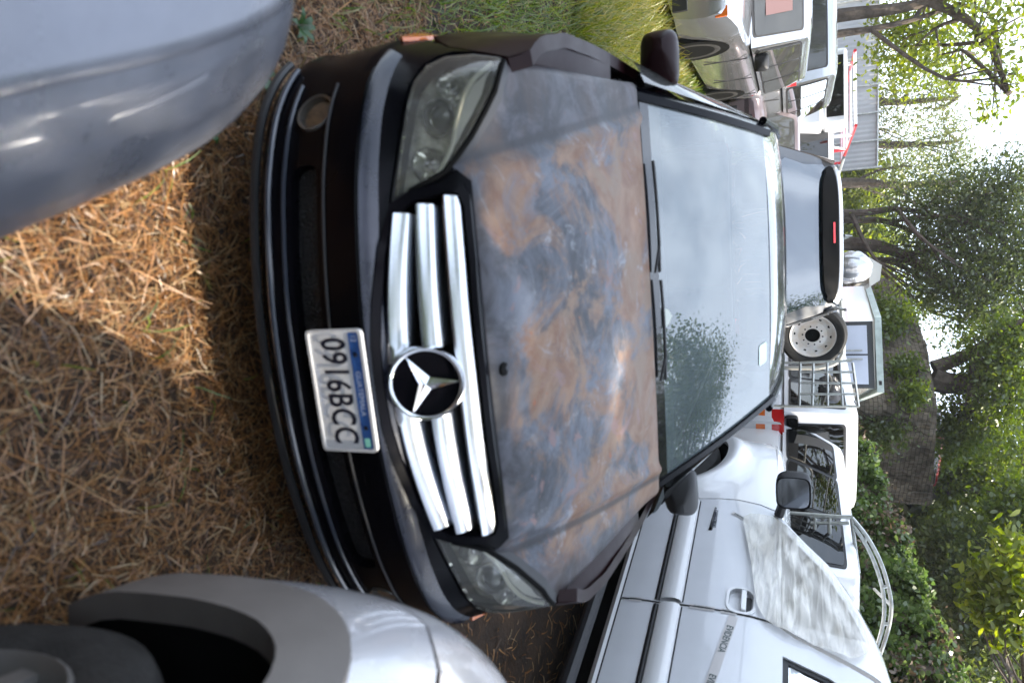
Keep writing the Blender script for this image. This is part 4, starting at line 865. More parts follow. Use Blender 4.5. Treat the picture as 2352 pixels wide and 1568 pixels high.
for x in (-.9, .9):
    for y in (0.1, 2.0, 4.0):
        mb = MB(); mb.tube([(x, y, 1.2), (x, y, Pz)], .04, 6); mb.build('rack_post', M_red if y > .5 else M_white, c5)
    mb = MB(); mb.tube([(x, -.9, Pz), (x, 4.1, Pz)], .04, 6); mb.build('rack_rail', M_red, c5)
    mb = MB(); mb.tube([(x, 0.1, 1.4), (x, 2.0, Pz)], .03, 6); mb.build('rack_brace', M_white, c5)
for y in (-.8, .6, 2.0, 3.2, 4.0):
    mb = MB(); mb.tube([(-.9, y, Pz), (.9, y, Pz)], .035, 6); mb.build('rack_bar', M_white, c5)
for x in (-.8, .8):
    for y in (-.9, 3.2): wheel(c5, x, y, .42, .25, np.sign(x))
mb = MB(); mb.box(-.6, .6, 1.0, 1.3, 1.9, 2.3); mb.build('crate_panel', M_white2, c5)

# right side, beyond the near pickup
v9 = car('white_minivan', 'white minivan tail beside the pipe cage, with red and orange lamps', 'van', (1.95, 13.2, gz(1.4, 9)), math.pi + .36, 4.3, 1.66, 2.02, M_white, M_dkglass, 'van', belt=.58, boxy=.95, tumble=.12, lampdz=.12)
v9.location = (0.2, 13.6, gz(1, 10))
v10 = car('white_sedan', 'white car with dark windows between the near pickup and the white minivan', 'car', (2.05, 10.8, gz(2, 8)), math.pi + .38, 4.4, 1.7, 1.75, M_white2, M_dkglass, 'suv', belt=.62, boxy=.6)
v10.location = (1.35, 11.2, gz(2, 8))
# galvanised rack frames
def rack(name, label, polys, r, m=M_galv, cat='pipe rack', partname='pipe'):
    t = thing(name, label, cat, polys[0][0])
    o = np.array(polys[0][0])
    for P in polys: MB().tube([np.array(p) - o for p in P], r, 8).build(partname, m, t)
    return t
A = lambda y, *L: [atY(px, py, y) for px, py in L]
Y1 = 8.6
pol = [A(Y1, (1836, 933), (1972, 933)), A(Y1, (1838, 833), (1955, 828))]
for (x0, x1) in ((1838, 1836), (1868, 1866), (1900, 1901), (1929, 1935), (1958, 1972)): pol.append(A(Y1, (x0, 832), (x1, 933)))
for f in (.22, .47, .72): pol.append(A(Y1, (1838, 832 + 101 * f), (1958 + 13 * f, 832 + 101 * f)))
pol += [[p, p + np.array([.02, .9, .03])] for p in (atY(1972, 933, Y1), atY(1955, 828, Y1))] + [[atY(1836, 833, Y1), atY(1836, 833, Y1) - np.array([0, 0, .8])], [atY(1836, 933, Y1), atY(1836, 933, Y1) - np.array([0, 0, .8])]]
rack('bed_cage', 'small galvanised pipe cage grid beside the truck wheel', pol, .014)
Y2 = 9.6
lo = A(Y2, (1907, 690), (1908, 790), (1905, 815), (1893, 828), (1870, 836)); up = A(Y2, (1932, 690), (1937, 790), (1933, 818), (1915, 836), (1880, 845))
pol = [smoothloop(lo, 4, False), smoothloop(up, 4, False)] + [[a, b] for a, b in zip(A(Y2, (1900, 705), (1900, 745), (1899, 785)), A(Y2, (1933, 705), (1935, 745), (1937, 785)))]
pol += [[p + np.array([.0, 1.2, 0]) for p in pol[1]], [up[0], up[0] + np.array([0, 1.2, 0])], [up[0], up[0] - np.array([0, 0, 1.0])], [up[-1], up[-1] - np.array([0, 0, .8])]]
rack('roll_bar', 'long pale pipe rack with a curved end in front of the box truck', pol, .026, mat('cream_pipe', (.62, .60, .54), .35, metal=.3))
Y3 = 7.6
pol = [A(Y3, (1862, 1186), (1958, 1186)), A(Y3, (1862, 1200), (1950, 1201)), A(Y3, (1905, 1187), (1905, 1310)), A(Y3, (1955, 1187), (1972, 1315)), A(Y3, (1900, 1268), (1962, 1270)), A(Y3, (1870, 1300), (1872, 1187))]
a1 = A(Y3, (1957, 1188), (1992, 1232), (2022, 1288), (2040, 1345), (2047, 1390), (2043, 1432), (2030, 1478), (2015, 1520)); a2 = A(Y3, (1958, 1204), (1985, 1243), (2010, 1295), (2026, 1348), (2031, 1392), (2028, 1432), (2016, 1478), (2000, 1520))
pol += [smoothloop(a1, 4, False), smoothloop(a2, 4, False)] + [[a, b] for a, b in list(zip(a1, a2))[1::2]]
pol += [[p, p + np.array([.35, 1.5, .0])] for p in (a1[0], a1[4])] + [[a1[0], np.array([a1[0][0], a1[0][1], gz(*a1[0][:2])])], [a1[-1], np.array([a1[-1][0], a1[-1][1], gz(*a1[-1][:2])])]]
rack('roof_rack', 'curved twin pipe roof rack rising behind the near white pickup', pol, .018)

# truck wheel standing in the bed
Yw = 9.0; wc = atY(1866, 768, Yw)
tw = thing('truck_wheel', 'spare truck wheel with a rust stained white rim and ten holes', 'spare wheel', wc)
R0 = .335
rw = .40
f = lambda a, b, h: np.array([a * math.cos(.25) + h * math.sin(.25), -h * math.cos(.25) + a * math.sin(.25), b])
MB().lathe([(.255, .08), (.29, .10), (.345, .10), (.375, .07), (.385, 0), (.375, -.07), (.34, -.11), (.25, -.1)], 48, f).build('tyre', M_rub, tw)
rimw = mat('rusty_white_rim', (.68, .60, .52), .5, color2=(.80, .79, .78), vscale=9, bump=.1)
rimo = MB().lathe([(.26, .08), (.255, .092), (.245, .085), (.235, .05), (.20, .03), (.16, .025), (.12, .05), (.085, .055), (.083, .02)], 40, f).build('rim', rimw, tw)
MB().lathe([(.001, .03), (.084, .03)], 24, f).build('hub_hole', M_dark, rimo)
for k in range(10):
    a = 2 * math.pi * (k + .3) / 10
    for rr, rh, hh in ((.112, .010, .0525), (.205, .016, .036)):
        MB().lathe([(.001, hh), (rh, hh)], 10, lambda x, y, h, a=a, rr=rr: f(rr * math.cos(a) + x, rr * math.sin(a) + y, h)).build('rim_hole', M_dark, rimo)
mb = MB(); p = wc; mb.box(-.5, .45, .10, .5, -wc[2] + gz(*wc[:2]), -.38); mb.build('wheel_stand', M_dark, tw)
# box truck
bxp = atY(1880, 660, 13.0)
bt = thing('box_truck', 'white box truck body with two grey blue rear doors in a dark frame', 'truck', (atY(1880, 740, 13.0)[0], 13.0, gz(0, 13)), 0)
x1 = atY(1880, 888, 13.0)[0] - bt.location.x; ztop = atY(2008, 740, 13.0)[2] - bt.location.z; xl = atY(1950, 658, 14.6)[0] - bt.location.x
V = [(0, 0, .9), (x1, -.25, .9), (x1 + .6, 4.5, .9), (xl, 1.6, .9), (0, 0, ztop), (x1, -.25, ztop - .02), (x1 + .6, 4.5, ztop), (xl, 1.6, ztop)]
mb = MB(); mb.hexa(V); mb.build('box_body', M_white2, bt)
def dface(a, b, o=0.0): return np.array([a * x1, -.25 * a - .01 - o, b])
M_doorp = mat('door_panel', (.52, .56, .66), .4, var=.05, vscale=2)
mb = MB(); patch(mb, dface, [(0, 1.0), (1, 1.0), (1, ztop - .03), (0, ztop - .03)], (), .3, .02, .002); mb.build('door_frame', mat('frame_dark', (.05, .055, .06), .5), bt)
for a0, a1_ in ((.06, .49), (.515, .94)):
    mb = MB(); patch(mb, dface, [(a0, 1.05), (a1_, 1.05), (a1_, ztop - .12), (a0, ztop - .12)], (), .3, .02, .02); d_ = mb.build('rear_door', M_doorp, bt)
    mb = MB(); q = a0 + (a1_ - a0) * (.12 if a0 > .3 else .88); mb.tube([dface(q, z, .05) for z in (1.1, 2.0, ztop - .2)], .014, 6); mb.build('lock_rod', M_galv, d_)
    for z in (1.5, 2.1, 2.6):
        mb = MB(); q = a0 if a0 < .3 else a1_; c_ = dface(q, z, .03); mb.box(c_[0] - .06, c_[0] + .06, c_[1] - .02, c_[1] + .01, z - .02, z + .02); mb.build('hinge', M_plast, d_)
mb = MB(); mb.hexa([(-.06, -.06, ztop), (x1 + .06, -.32, ztop), (x1 + .66, 4.6, ztop), (xl - .06, 1.66, ztop), (-.06, -.06, ztop + .10), (x1 + .06, -.32, ztop + .10), (x1 + .66, 4.6, ztop + .10), (xl - .06, 1.66, ztop + .10)]); mb.build('roof_edge', mat('roof_edge', (.36, .42, .40), .5, var=.2), bt)
for x in (.3, x1 - .3): wheel(bt, x, 1.0, .45, .28, 1)
mb = MB(); mb.box(.1, x1 - .05, -.2, 2, .45, .9); mb.build('chassis', M_dark, bt)

# silver sheet heap and little tin roof
hp_ = atY(1950, 615, 12.0)
V = []; F_ = []
rows = [[np.array([.24 * math.sin(th_) * math.cos(ph) * (1 + .10 * math.sin(5 * ph + 3 * th_) + .06 * math.sin(11 * ph - 4 * th_)), .24 * math.sin(th_) * math.sin(ph) * (1 + .1 * math.sin(7 * ph)), .27 * math.cos(th_) * (1 + .05 * math.sin(9 * ph + th_ * 6))]) for ph in np.linspace(0, 2 * math.pi, 41)[:-1]] for th_ in np.linspace(.02, 2.6, 22)]
mb = MB(); mb.grid(rows, close=True); o = mb.build('silver_sheet', mat('crumpled_foil', (.50, .50, .52), .3, metal=.6, bump=1.0, bscale=9), None, smooth=False); o.location = hp_ + np.array([0, 0, .05]); tag(o, 'crumpled silver sheet heaped above the grey offroad car', 'tarpaulin')
lp = atY(2000, 628, 12.6); lb = thing('tin_roof', 'little pale tin roof on a post beside the silver sheet', 'shelter', (lp[0], lp[1], gz(*lp[:2])))
zz0 = lp[2] - gz(*lp[:2])
mb = MB(); mb.hexa([(-.24, -.3, zz0 - .05), (.24, -.3, zz0 - .05), (.24, .5, zz0 - .05), (-.24, .5, zz0 - .05), (-.1, -.3, zz0 + .13), (.14, -.3, zz0 + .10), (.14, .5, zz0 + .10), (-.1, .5, zz0 + .13)]); mb.build('roof_sheet', mat('tin', (.62, .61, .57), .4, metal=.2), lb)
mb = MB(); mb.box(-.17, .17, -.2, .4, zz0 - .22, zz0 - .05); mb.build('box', mat('tin_dark', (.22, .20, .17), .6), lb)
mb = MB(); mb.tube([(0, .1, 0), (0, .1, zz0 - .2)], .06, 8); mb.build('post', M_galv, lb)

# ---------------------------------------------------------------- stone retaining wall, cars on top
M_stone = mat('mossy_stone', (.05, .041, .027), .95, color2=(.21, .175, .13), vscale=1.6, bump=.6, bscale=6)
_tc = nd(M_stone, 'ShaderNodeTexCoord'); _mp = nd(M_stone, 'ShaderNodeMapping'); _mp.inputs['Rotation'].default_value = (math.pi / 2, 0, 0); lk(M_stone, _tc.outputs['Object'], _mp.inputs[0])
_bk = nd(M_stone, 'ShaderNodeTexBrick'); _bk.inputs['Scale'].default_value = 2.4; _bk.inputs['Mortar Size'].default_value = .035; _bk.inputs['Mortar Smooth'].default_value = .6; _bk.inputs['Color1'].default_value = (1, 1, 1, 1); _bk.inputs['Color2'].default_value = (.55, .55, .55, 1); _bk.inputs['Mortar'].default_value = (.25, .25, .22, 1); lk(M_stone, _mp.outputs[0], _bk.inputs['Vector'])
_ps = M_stone.node_tree.nodes['Principled BSDF']; _src = _ps.inputs['Base Color'].links[0].from_socket
_mm = nd(M_stone, 'ShaderNodeMix'); _mm.data_type = 'RGBA'; _mm.blend_type = 'MULTIPLY'; _mm.inputs[0].default_value = .8; lk(M_stone, _src, _mm.inputs[6]); lk(M_stone, _bk.outputs[0], _mm.inputs[7]); lk(M_stone, _mm.outputs[2], _ps.inputs['Base Color'])
wL = atY(2000, 640, 25.0); wC = atY(2000, 932, 20.0); wR = atY(2000, 1150, 23.5)
tL = 4.15; tC = atY(2152, 932, 20.0)[2]; tR = atY(2140, 1150, 23.5)[2]
wallt = thing('retaining_wall', 'tall mossy stone retaining wall with a corner, cars parked on its top', 'wall', (wC[0], wC[1], 0))
o0 = np.array([wC[0], wC[1], 0])
def wall_face(P, Q, zp, zq, nm, prof=None):
    P = np.array([P[0], P[1], 0]) - o0; Q = np.array([Q[0], Q[1], 0]) - o0; rows = []
    n = 60; m = 34
    d = (Q - P); nrm = np.array([d[1], -d[0], 0]); nrm /= np.linalg.norm(nrm)
    for j in range(m):
        r = []
        for i in range(n):
            t_ = i / (n - 1); zt = np.interp(t_, *(prof if prof else ([0, 1], [zp, zq]))); p = P + d * t_; z = zt * j / (m - 1)
            r.append(p + nrm * (.10 * rng.random() * (0 < i < n - 1)) + np.array([0, 0, z]))
        rows.append(r)
    mb = MB(); mb.grid(rows); return mb.build(nm, M_stone, wallt, smooth=False)
fL = np.array([wL[0], wL[1]]); fC = np.array([wC[0], wC[1]])
wall_face(wL, wC, tL, tC, 'lit_face', ([0, .25, .6, 1], [atY(2045, 660, 24.6)[2], atY(2096, 725, 23.6)[2], atY(2132, 830, 21.8)[2], tC]))
wall_face(wC, wR, tC, tR, 'shaded_face')
wR2 = atY(2000, 1330, 26)
mb = MB(); mb.hexa([(0, .15, 0), (wR[0] - wC[0], wR[1] - wC[1] + .15, 0), (wR[0] - wC[0], wR[1] - wC[1] + 6, 0), (wL[0] - wC[0], wL[1] - wC[1] + 6, 0), (0, .15, tC - 1.35), (wR[0] - wC[0], wR[1] - wC[1] + .15, tR - 1.35), (wR[0] - wC[0], wR[1] - wC[1] + 6, tR - 1.35), (wL[0] - wC[0], wL[1] - wC[1] + 6, 3.0)]); mb.build('wall_core', M_stone, wallt, smooth=False)
def topcar(px, py, y, lab, paint, rz, nm='parked_car', H=1.45, kind='suv'):
    p = atY(px, py, y); return car(nm, lab, 'car', (p[0], p[1], p[2] - H), rz, 4.2, 1.7, H, paint, M_dkglass, kind, mirrors=False, boxy=.5)
topcar(2178, 868, 23.2, 'dark red car parked on the wall above its shaded face', mat('dark_red_paint', (.16, .012, .016), .25, coat=.8), -.9)
topcar(2150, 790, 24.6, 'pale car parked on the wall beside the forked trunk', M_silver, -1.2)
# ---------------------------------------------------------------- ivy bank
M_bank = mat('bank_soil', (.05, .038, .026), .95, color2=(.11, .085, .06), vscale=3, bump=.5, bscale=14)
crest = [((1925, 905), 17.0), ((1965, 925), 16.2), ((1990, 985), 15.2), ((2035, 1040), 14.2), ((2055, 1100), 13.4), ((2090, 1200), 12.6), ((2130, 1300), 11.8), ((2165, 1390), 11.0), ((2200, 1480), 10.4), ((2240, 1570), 9.8), ((2290, 1700), 9.2)]
crest = [((p[0] - 42, p[1]), y) for p, y in crest]
cr = np.array(smoothloop([atY(*p, y) for p, y in crest], 6, False))
rows = []
for t_ in np.linspace(0, 1, 16):
    r = []
    for i, p in enumerate(cr):
        z0 = gz(p[0], p[1]) - .1; q = p.copy(); q[2] = z0 + (p[2] - z0) * (1 - t_ ** 1.3); q[1] -= 1.7 * t_ ** 1.1 * (p[2] / 3.2); q[0] -= .45 * t_ * (p[2] / 3.2)
        q += np.array([.10 * math.sin(i * .9 + t_ * 9), .14 * math.sin(i * 1.7 + t_ * 13), .05 * math.sin(i * 2.3 - t_ * 11)]); r.append(q)
    rows.append(r)
back = [[p + np.array([.35 * k, 1.5 * k, -.18 * k]) for p in cr] for k in (6, 3, 1, .3)]
rows = back + rows; BK = np.array(rows)
mb = MB(); mb.grid(rows); bank = tag(mb.build('bank', M_bank), kind='structure')
# ---------------------------------------------------------------- foliage
def leaves(name, cen, size, m, parent=None, norm=None, kind=None, aspect=.55, droop=0.0):
    # cen: (n,3) leaf centres; each leaf is a bent two-quad blade
    n = len(cen); a = rng.normal(size=(n, 3)); a[:, 2] = a[:, 2] * .7 - droop; a /= np.linalg.norm(a, axis=1)[:, None]
    b = rng.normal(size=(n, 3)); b[:, 2] *= .5; b -= a * (a * b).sum(1)[:, None]; b /= np.linalg.norm(b, axis=1)[:, None] + 1e-9; c = np.cross(a, b)
    s = size * rng.uniform(.6, 1.35, n)[:, None]; w = s * aspect
    V = np.stack([cen - a * s * .5, cen - a * s * .2 + b * w * .46 + c * w * .12, cen + a * s * .18 + b * w * .38 + c * w * .10, cen + a * s * .5 - c * w * .12, cen + a * s * .18 - b * w * .38 + c * w * .10, cen - a * s * .2 - b * w * .46 + c * w * .12], 1).reshape(-1, 3)
    K = 6; Fq = (np.arange(n) * K)[:, None] + np.arange(K)[None]
    me = bpy.data.meshes.new(name); me.vertices.add(n * K); me.vertices.foreach_set('co', V.ravel().astype(np.float32)); me.loops.add(n * K); me.loops.foreach_set('vertex_index', Fq.ravel().astype(np.int32))
    me.polygons.add(n); me.polygons.foreach_set('loop_start', np.arange(0, n * K, K, dtype=np.int32)); me.polygons.foreach_set('loop_total', np.full(n, K, np.int32))
    at = me.attributes.new('shade', 'FLOAT', 'POINT'); at.data.foreach_set('value', np.repeat(rng.random(n), K).astype(np.float32)); me.update(); me.validate()
    o = bpy.data.objects.new(name, me); C.objects.link(o); me.materials.append(m)
    if parent is not None: o.parent = parent
    if kind: o['kind'] = kind
    return o
M_bark = mat('bark', (.045, .034, .026), .95, color2=(.12, .095, .075), vscale=5, bump=.8, bscale=18)
L_pine = blade_mat('pine_leaves', [(.09, .105, .030), (.135, .155, .045), (.19, .20, .07)], .6)
L_dark = blade_mat('dark_leaves', [(.038, .055, .014), (.070, .096, .022), (.115, .138, .034)], .52)
L_mid = blade_mat('mid_leaves', [(.055, .085, .010), (.095, .135, .018), (.14, .18, .026)], .58)
L_yel = blade_mat('light_leaves', [(.09, .125, .012), (.15, .19, .02), (.21, .23, .035)], .6)
L_ivy = blade_mat('ivy_leaves', [(.046, .075, .02), (.08, .125, .034), (.125, .165, .055)], .42)
def crown_points(blobs, per, clump=14, spread=.28):
    P = []
    for c, r, k in blobs:
        m = max(3, int(per * k)); u = rng.normal(size=(m, 3)); u /= np.linalg.norm(u, axis=1)[:, None]; rad = rng.random(m) ** .45
        cc = np.array(c) + u * rad[:, None] * np.array(r)
        q = cc[:, None, :] + rng.normal(size=(m, clump, 3)) * spread * (np.mean(r) ** .5)
        P.append(q.reshape(-1, 3))
    return np.concatenate(P)
def tree(name, label, base, trunk, blobs, lm, per=40, leaf=.16, clump=14, r0=.18, spread=.28, group=None, limbs=True, cat='tree', droop=0., aspect=.55):
    # trunk: list of polylines (first point near the base); blobs: (centre, radii, weight)
    base = np.array(base, float); t = thing(name, label, cat, base, 0, group)
    mb = MB()
    for i, P in enumerate(trunk):
        P = [np.array(p) - base for p in P]; rr = r0 * (1 if i == 0 else .6); n = len(P); Q = smoothloop(P, 4, False)
        mb.tube(Q, [rr * (1 - .72 * k / (len(Q) - 1)) for k in range(len(Q))], 8)
    if limbs:
        for c, r, k in blobs:
            c = np.array(c) - base
            st = np.array(trunk[rng.integers(len(trunk))]); 
            s = np.array(st[min(len(st) - 1, 1 + rng.integers(max(1, len(st) - 1)))]) - base
            mid = (s + c) / 2 + rng.normal(size=3) * .15 * np.linalg.norm(c - s) * np.array([1, 1, .5]); mb.tube(smoothloop([s, mid, c], 4, False), [r0 * .30 * (1 - .8 * q / 8) for q in range(9)], 6)
            for _ in range(3):
                e = c + rng.normal(size=3) * np.array(r) * .6; mb.tube([mid, (mid + e) / 2 + rng.normal(size=3) * .1, e], [r0 * .14, r0 * .09, r0 * .03], 5)
    mb.build('trunk', M_bark, t)
    leaves('crown', crown_points(blobs, per, clump, spread) - base, leaf, lm, t, droop=droop, aspect=aspect)
    return t
def B(px, py, y, rpx, k=1.0, ry=None, depth=1.0):
    # a foliage mass seen at a place of the photograph, at distance y; radius given in photo units
    p = atY(px, py, y); s = y * 1.08 / FPX; return (p, (rpx * s, rpx * s * depth, (ry or rpx) * s), k)
def G(px, py, y):
    p = atY(px, py, y); return np.array([p[0], p[1], gz(p[0], min(p[1], 20))])
# T1 twin trunks, far left
b = G(1900, 40, 15); tree('twin_trunk_tree', 'tall tree with two slim brown trunks at the left edge', b, [[b, atY(1915, 38, 15), atY(2060, 20, 15), atY(2200, -12, 15), atY(2330, -40, 15)], [b + np.array([.4, 0, 0]), atY(1915, 80, 15), atY(2000, 68, 15), atY(2100, 45, 15), atY(2200, 10, 15.3)], [atY(2140, 5, 15), atY(2215, 42, 15), atY(2270, 95, 14.8), atY(2300, 170, 14.5), atY(2318, 215, 14.4)]],
    [B(2090, 120, 16, 70, 1.3), B(2130, 70, 17, 60), B(2180, 140, 17, 60, .9), B(2060, 60, 17, 45), B(2300, 40, 14, 55, .55), B(2330, 170, 14.4, 45, .35), B(2280, 250, 15, 25, .15), B(2240, -40, 15, 60)], L_yel, 70, .11, 12, .17, .25)
# pines behind, pale and airy
for i, (lab, px, y, bl) in enumerate([
    ('airy pale pine just right of the twin trunks', 230, 36, [(2010, 215, 60), (2050, 170, 55), (2090, 215, 65), (2140, 250, 55), (2010, 280, 50), (2170, 190, 40)]),
    ('airy pale pine behind the pipe rack truck', 330, 40, [(1990, 330, 60), (2040, 360, 70), (2085, 320, 60), (2130, 350, 55), (2170, 300, 40), (2200, 350, 35)]),
    ('airy pale pine left of the dense dark tree', 420, 34, [(2060, 440, 65), (2120, 420, 70), (2170, 440, 60), (2210, 400, 50), (2240, 450, 50), (2090, 380, 55)])]):
    b = G(1880, px, y); tree('pine_tree', lab, b, [[b, atY(1960, px, y), atY(2060, px + 5, y), atY(2200, px - 5, y)]], [B(*q[:2], y + rng.uniform(-2, 2), q[2] * .9, .8) for q in bl], L_pine, 62, .18, 14, .30, .30, 'pale pines behind the left row of cars', droop=.35, aspect=.35)
# dense dark tree, several stems
b = G(1900, 540, 27); tree('dense_dark_tree', 'broad dense dark tree over the middle of the yard', b, [[b, atY(1960, 560, 27), atY(2050, 575, 27), atY(2130, 620, 26), atY(2250, 720, 25)], [b + np.array([-1.2, 0, 0]), atY(1955, 490, 27), atY(2060, 480, 27), atY(2180, 500, 27)], [b + np.array([-.9, .4, 0]), atY(1955, 505, 27.5), atY(2040, 510, 27.5), atY(2160, 560, 27)], [b + np.array([.5, 0, 0]), atY(1965, 600, 27), atY(2060, 605, 27), atY(2190, 690, 26)]],
    [B(2110, 500, 27, 70), B(2180, 480, 27, 75), B(2250, 460, 26, 70), B(2320, 430, 26, 60), B(2330, 520, 26, 80), B(2260, 560, 26, 85, 1.2), B(2180, 580, 26, 80), B(2110, 600, 27, 60, .8), B(2200, 660, 25, 70), B(2290, 650, 25, 80, 1.2), B(2340, 720, 25, 70), B(2250, 740, 24, 55, .8), B(2370, 600, 25, 60), B(2130, 680, 26, 35, .5)], L_dark, 150, .125, 18, .30, .33, aspect=.5)
# forked trunk on the wall
b = atY(2140, 868, 22.0); tree('forked_tree', 'dark tree forking on top of the wall beside the sky gap', b, [[b, atY(2180, 880, 22), atY(2260, 880, 22), atY(2352, 874, 22), atY(2450, 870, 22)], [atY(2145, 845, 22), atY(2190, 828, 22), atY(2240, 805, 21.5), atY(2310, 760, 21), atY(2380, 720, 21)]],
    [B(2250, 840, 22, 50, .8), B(2290, 800, 21, 50, .8), B(2330, 850, 21, 60), B(2320, 930, 21, 60), B(2260, 940, 22, 60, .9), B(2215, 960, 22, 45, .8), B(2330, 780, 21, 45, .6), B(2200, 1010, 22, 45)], L_mid, 120, .12, 16, .36, .26)
# sunlit bushes beyond
for i, (px, py, y, r) in enumerate([(1990, 400, 42, 42), (2010, 450, 44, 45), (1995, 520, 42, 38), (2005, 640, 38, 30), (2035, 560, 44, 40), (2020, 690, 40, 35)]):
    b = G(1880, py, y); c_, rad, k = B(px, py, y, r, 1)
    tree('bush', ['sunlit bush right of the corrugated fence', 'sunlit bush behind the three thin trunks', 'sunlit bush under the dense dark tree', 'sunlit bush beside the tin roof', 'sunlit bush high behind the dark stems', 'sunlit bush above the box truck'][i], b, [[b, (b + c_) / 2, c_]], [(c_, rad, 1), (c_ - np.array([0, 0, rad[2]]), rad, 1)], L_yel, 70, .30, 12, .12, .35, 'sunlit bushes beyond the yard', cat='shrub')
# right side woods
for lab, base, tr, bl, lm, per, lf, r0 in [
    ('leafy green tree above the red car on the wall', (1135, 26), [(2150, 1135), (2250, 1130), (2400, 1120)], [(2210, 1080, 60), (2270, 1050, 65), (2330, 1020, 60), (2240, 1150, 65), (2310, 1120, 70), (2190, 1160, 40), (2360, 1080, 60), (2280, 1200, 60), (2200, 1220, 40)], L_mid, 150, .14, .22),
    ('dark shaded tree behind the ivy bank', (1330, 19), [(2150, 1330), (2250, 1335), (2400, 1330)], [(2180, 1240, 45), (2230, 1290, 60), (2180, 1330, 45), (2260, 1370, 60), (2230, 1430, 50), (2310, 1300, 60), (2340, 1400, 60), (2280, 1480, 55), (2240, 1530, 45), (2340, 1520, 60), (2450, 1200, 70), (2460, 1320, 80), (2540, 1280, 80), (2520, 1420, 80), (2600, 1350, 80)], L_dark, 150, .13, .20),
    ('tall leafy tree at the top right corner', (1620, 20), [(2150, 1600), (2250, 1590), (2450, 1560)], [(2350, 1180, 50), (2360, 1290, 60), (2330, 1560, 60), (2260, 1590, 60), (2390, 1450, 60)], L_mid, 150, .14, .2)]:
    y = base[1]; b = G(1900, base[0], y); tree('woodland_tree', lab, b, [[b] + [atY(*q, y) for q in tr]], [B(q[0], q[1], y + rng.uniform(-1.5, 1.5), q[2], 1) for q in bl], lm, per, lf, 14, r0, .28, 'woods on the right')
b = np.array([9.0, 22.5, .4]); tree('woodland_tree', 'tall leafy tree right of the shaded wall face, among the woods', b, [[b, b + np.array([-.3, 0, 4]), b + np.array([-.8, -.2, 8]), b + np.array([-1.0, 0, 11])]],
    [((7.6, 22.3, 8.4), (1.9, 1.6, 1.5), 1.2), ((9.0, 23, 10.3), (2.0, 1.8, 1.6), 1.2), ((6.6, 23.2, 8.6), (1.5, 1.4, 1.3), 1), ((8.2, 21.2, 9.8), (1.7, 1.6, 1.4), 1), ((6.4, 21.4, 9.2), (1.2, 1.2, 1.0), .9), ((7.0, 22.6, 10.5), (1.6, 1.6, 1.3), 1)], L_mid, 190, .15, 16, .24, .30, 'woods on the right')
b = G(1900, 1500, 13.5); tree('broadleaf_tree', 'light green broadleaf branch hanging in front of the dark woods', b, [[b + np.array([1.6, .6, 0]), atY(2300, 1720, 13.8), atY(2400, 1600, 13.6), atY(2370, 1420, 13.4)]], [B(2290, 1330, 13, 45, .9), B(2330, 1380, 13, 50), B(2280, 1400, 13, 40, .9), B(2340, 1270, 13, 45, .8), B(2340, 1450, 13, 40, .6), B(2250, 1360, 13, 28, .5)], L_yel, 46, .17, 10, .16, .22, aspect=.42, droop=.5)
# backdrop wood far right and middle, one mass
P = []
for _ in range(5200):
    px = rng.uniform(1900, 2250); py = rng.uniform(1020, 1750); y = rng.uniform(27, 34); P.append(atY(px, py, y))
for _ in range(1800):
    px = rng.uniform(1880, 1975); py = rng.uniform(-150, 760); y = rng.uniform(48, 56); P.append(atY(px, py, y))
P = np.array(P); P = (P[:, None, :] + rng.normal(size=(len(P), 9, 3)) * .5).reshape(-1, 3)
leaves('far_woods', P, .42, L_dark, kind='stuff')
# ivy over the bank, shrubs on the wall
n = 15000; i0 = rng.uniform(3.2, BK.shape[0] - 1.01, n); j0 = rng.uniform(0, BK.shape[1] - 1.01, n)
a = i0.astype(int); c = j0.astype(int); fa = (i0 - a)[:, None]; fc = (j0 - c)[:, None]
S = BK[a, c] * (1 - fa) * (1 - fc) + BK[a + 1, c] * fa * (1 - fc) + BK[a, c + 1] * (1 - fa) * fc + BK[a + 1, c + 1] * fa * fc
dens_ = (np.sin(S[:, 0] * 2.3) + np.sin(S[:, 1] * 1.7 + S[:, 2] * 2.1) + np.sin(S[:, 2] * 3.1 - S[:, 0])) / 3
keep = rng.random(n) < np.clip(.75 + dens_ * .7, .15, 1); S = S[keep]
S = (S[:, None, :] + rng.normal(size=(len(S), 4, 3)) * .06 + np.array([-.04, -.07, .03])).reshape(-1, 3)
pd = np.clip(.35 + .9 * np.sin(S[:, 0] * 1.9 + S[:, 2] * 2.3 + 1) * np.sin(S[:, 1] * 1.3 - S[:, 2] * 1.1), .0, 1); rk = rng.random(len(S)); Sd = S[(rk < pd * .6)]; leaves('dead_ivy', Sd + rng.normal(size=Sd.shape) * .05 + np.array([-.03, -.06, .02]), .075, blade_mat('dead_leaves', [(.06, .04, .025), (.12, .085, .055), (.17, .13, .085)], .2), kind='stuff', aspect=.6)
leaves('ivy', S[rk > pd * .75], .085, L_ivy, kind='stuff', aspect=.8)
for i, (px, py, y, r) in enumerate([(2035, 705, 23.3, 30), (2065, 735, 22.9, 26), (2030, 765, 22.4, 28), (2085, 845, 21.0, 14), (2040, 985, 20.3, 26), (2100, 905, 20.0, 10)]):
    c_, rad, k = B(px, py, y, r, 1, depth=.8); 
    tree('wall_shrub', ['green shrub at the upper left end of the wall', 'green shrub beside the wall top', 'green shrub just above the box truck roof', 'small shrub near the wall corner top', 'dark shrub hanging on the shaded wall face', 'tiny fern tuft by the wall corner'][i], c_ + np.array([0, .5, -.2]), [[c_ + np.array([0, .5, -.2]), c_]], [(c_, rad, 1), (c_ + np.array([.1, -.1, -rad[2] * .6]), rad, .8)], L_mid if i != 4 else L_dark, 60, .12, 10, .04, .42, 'shrubs on the wall', cat='shrub', limbs=False)
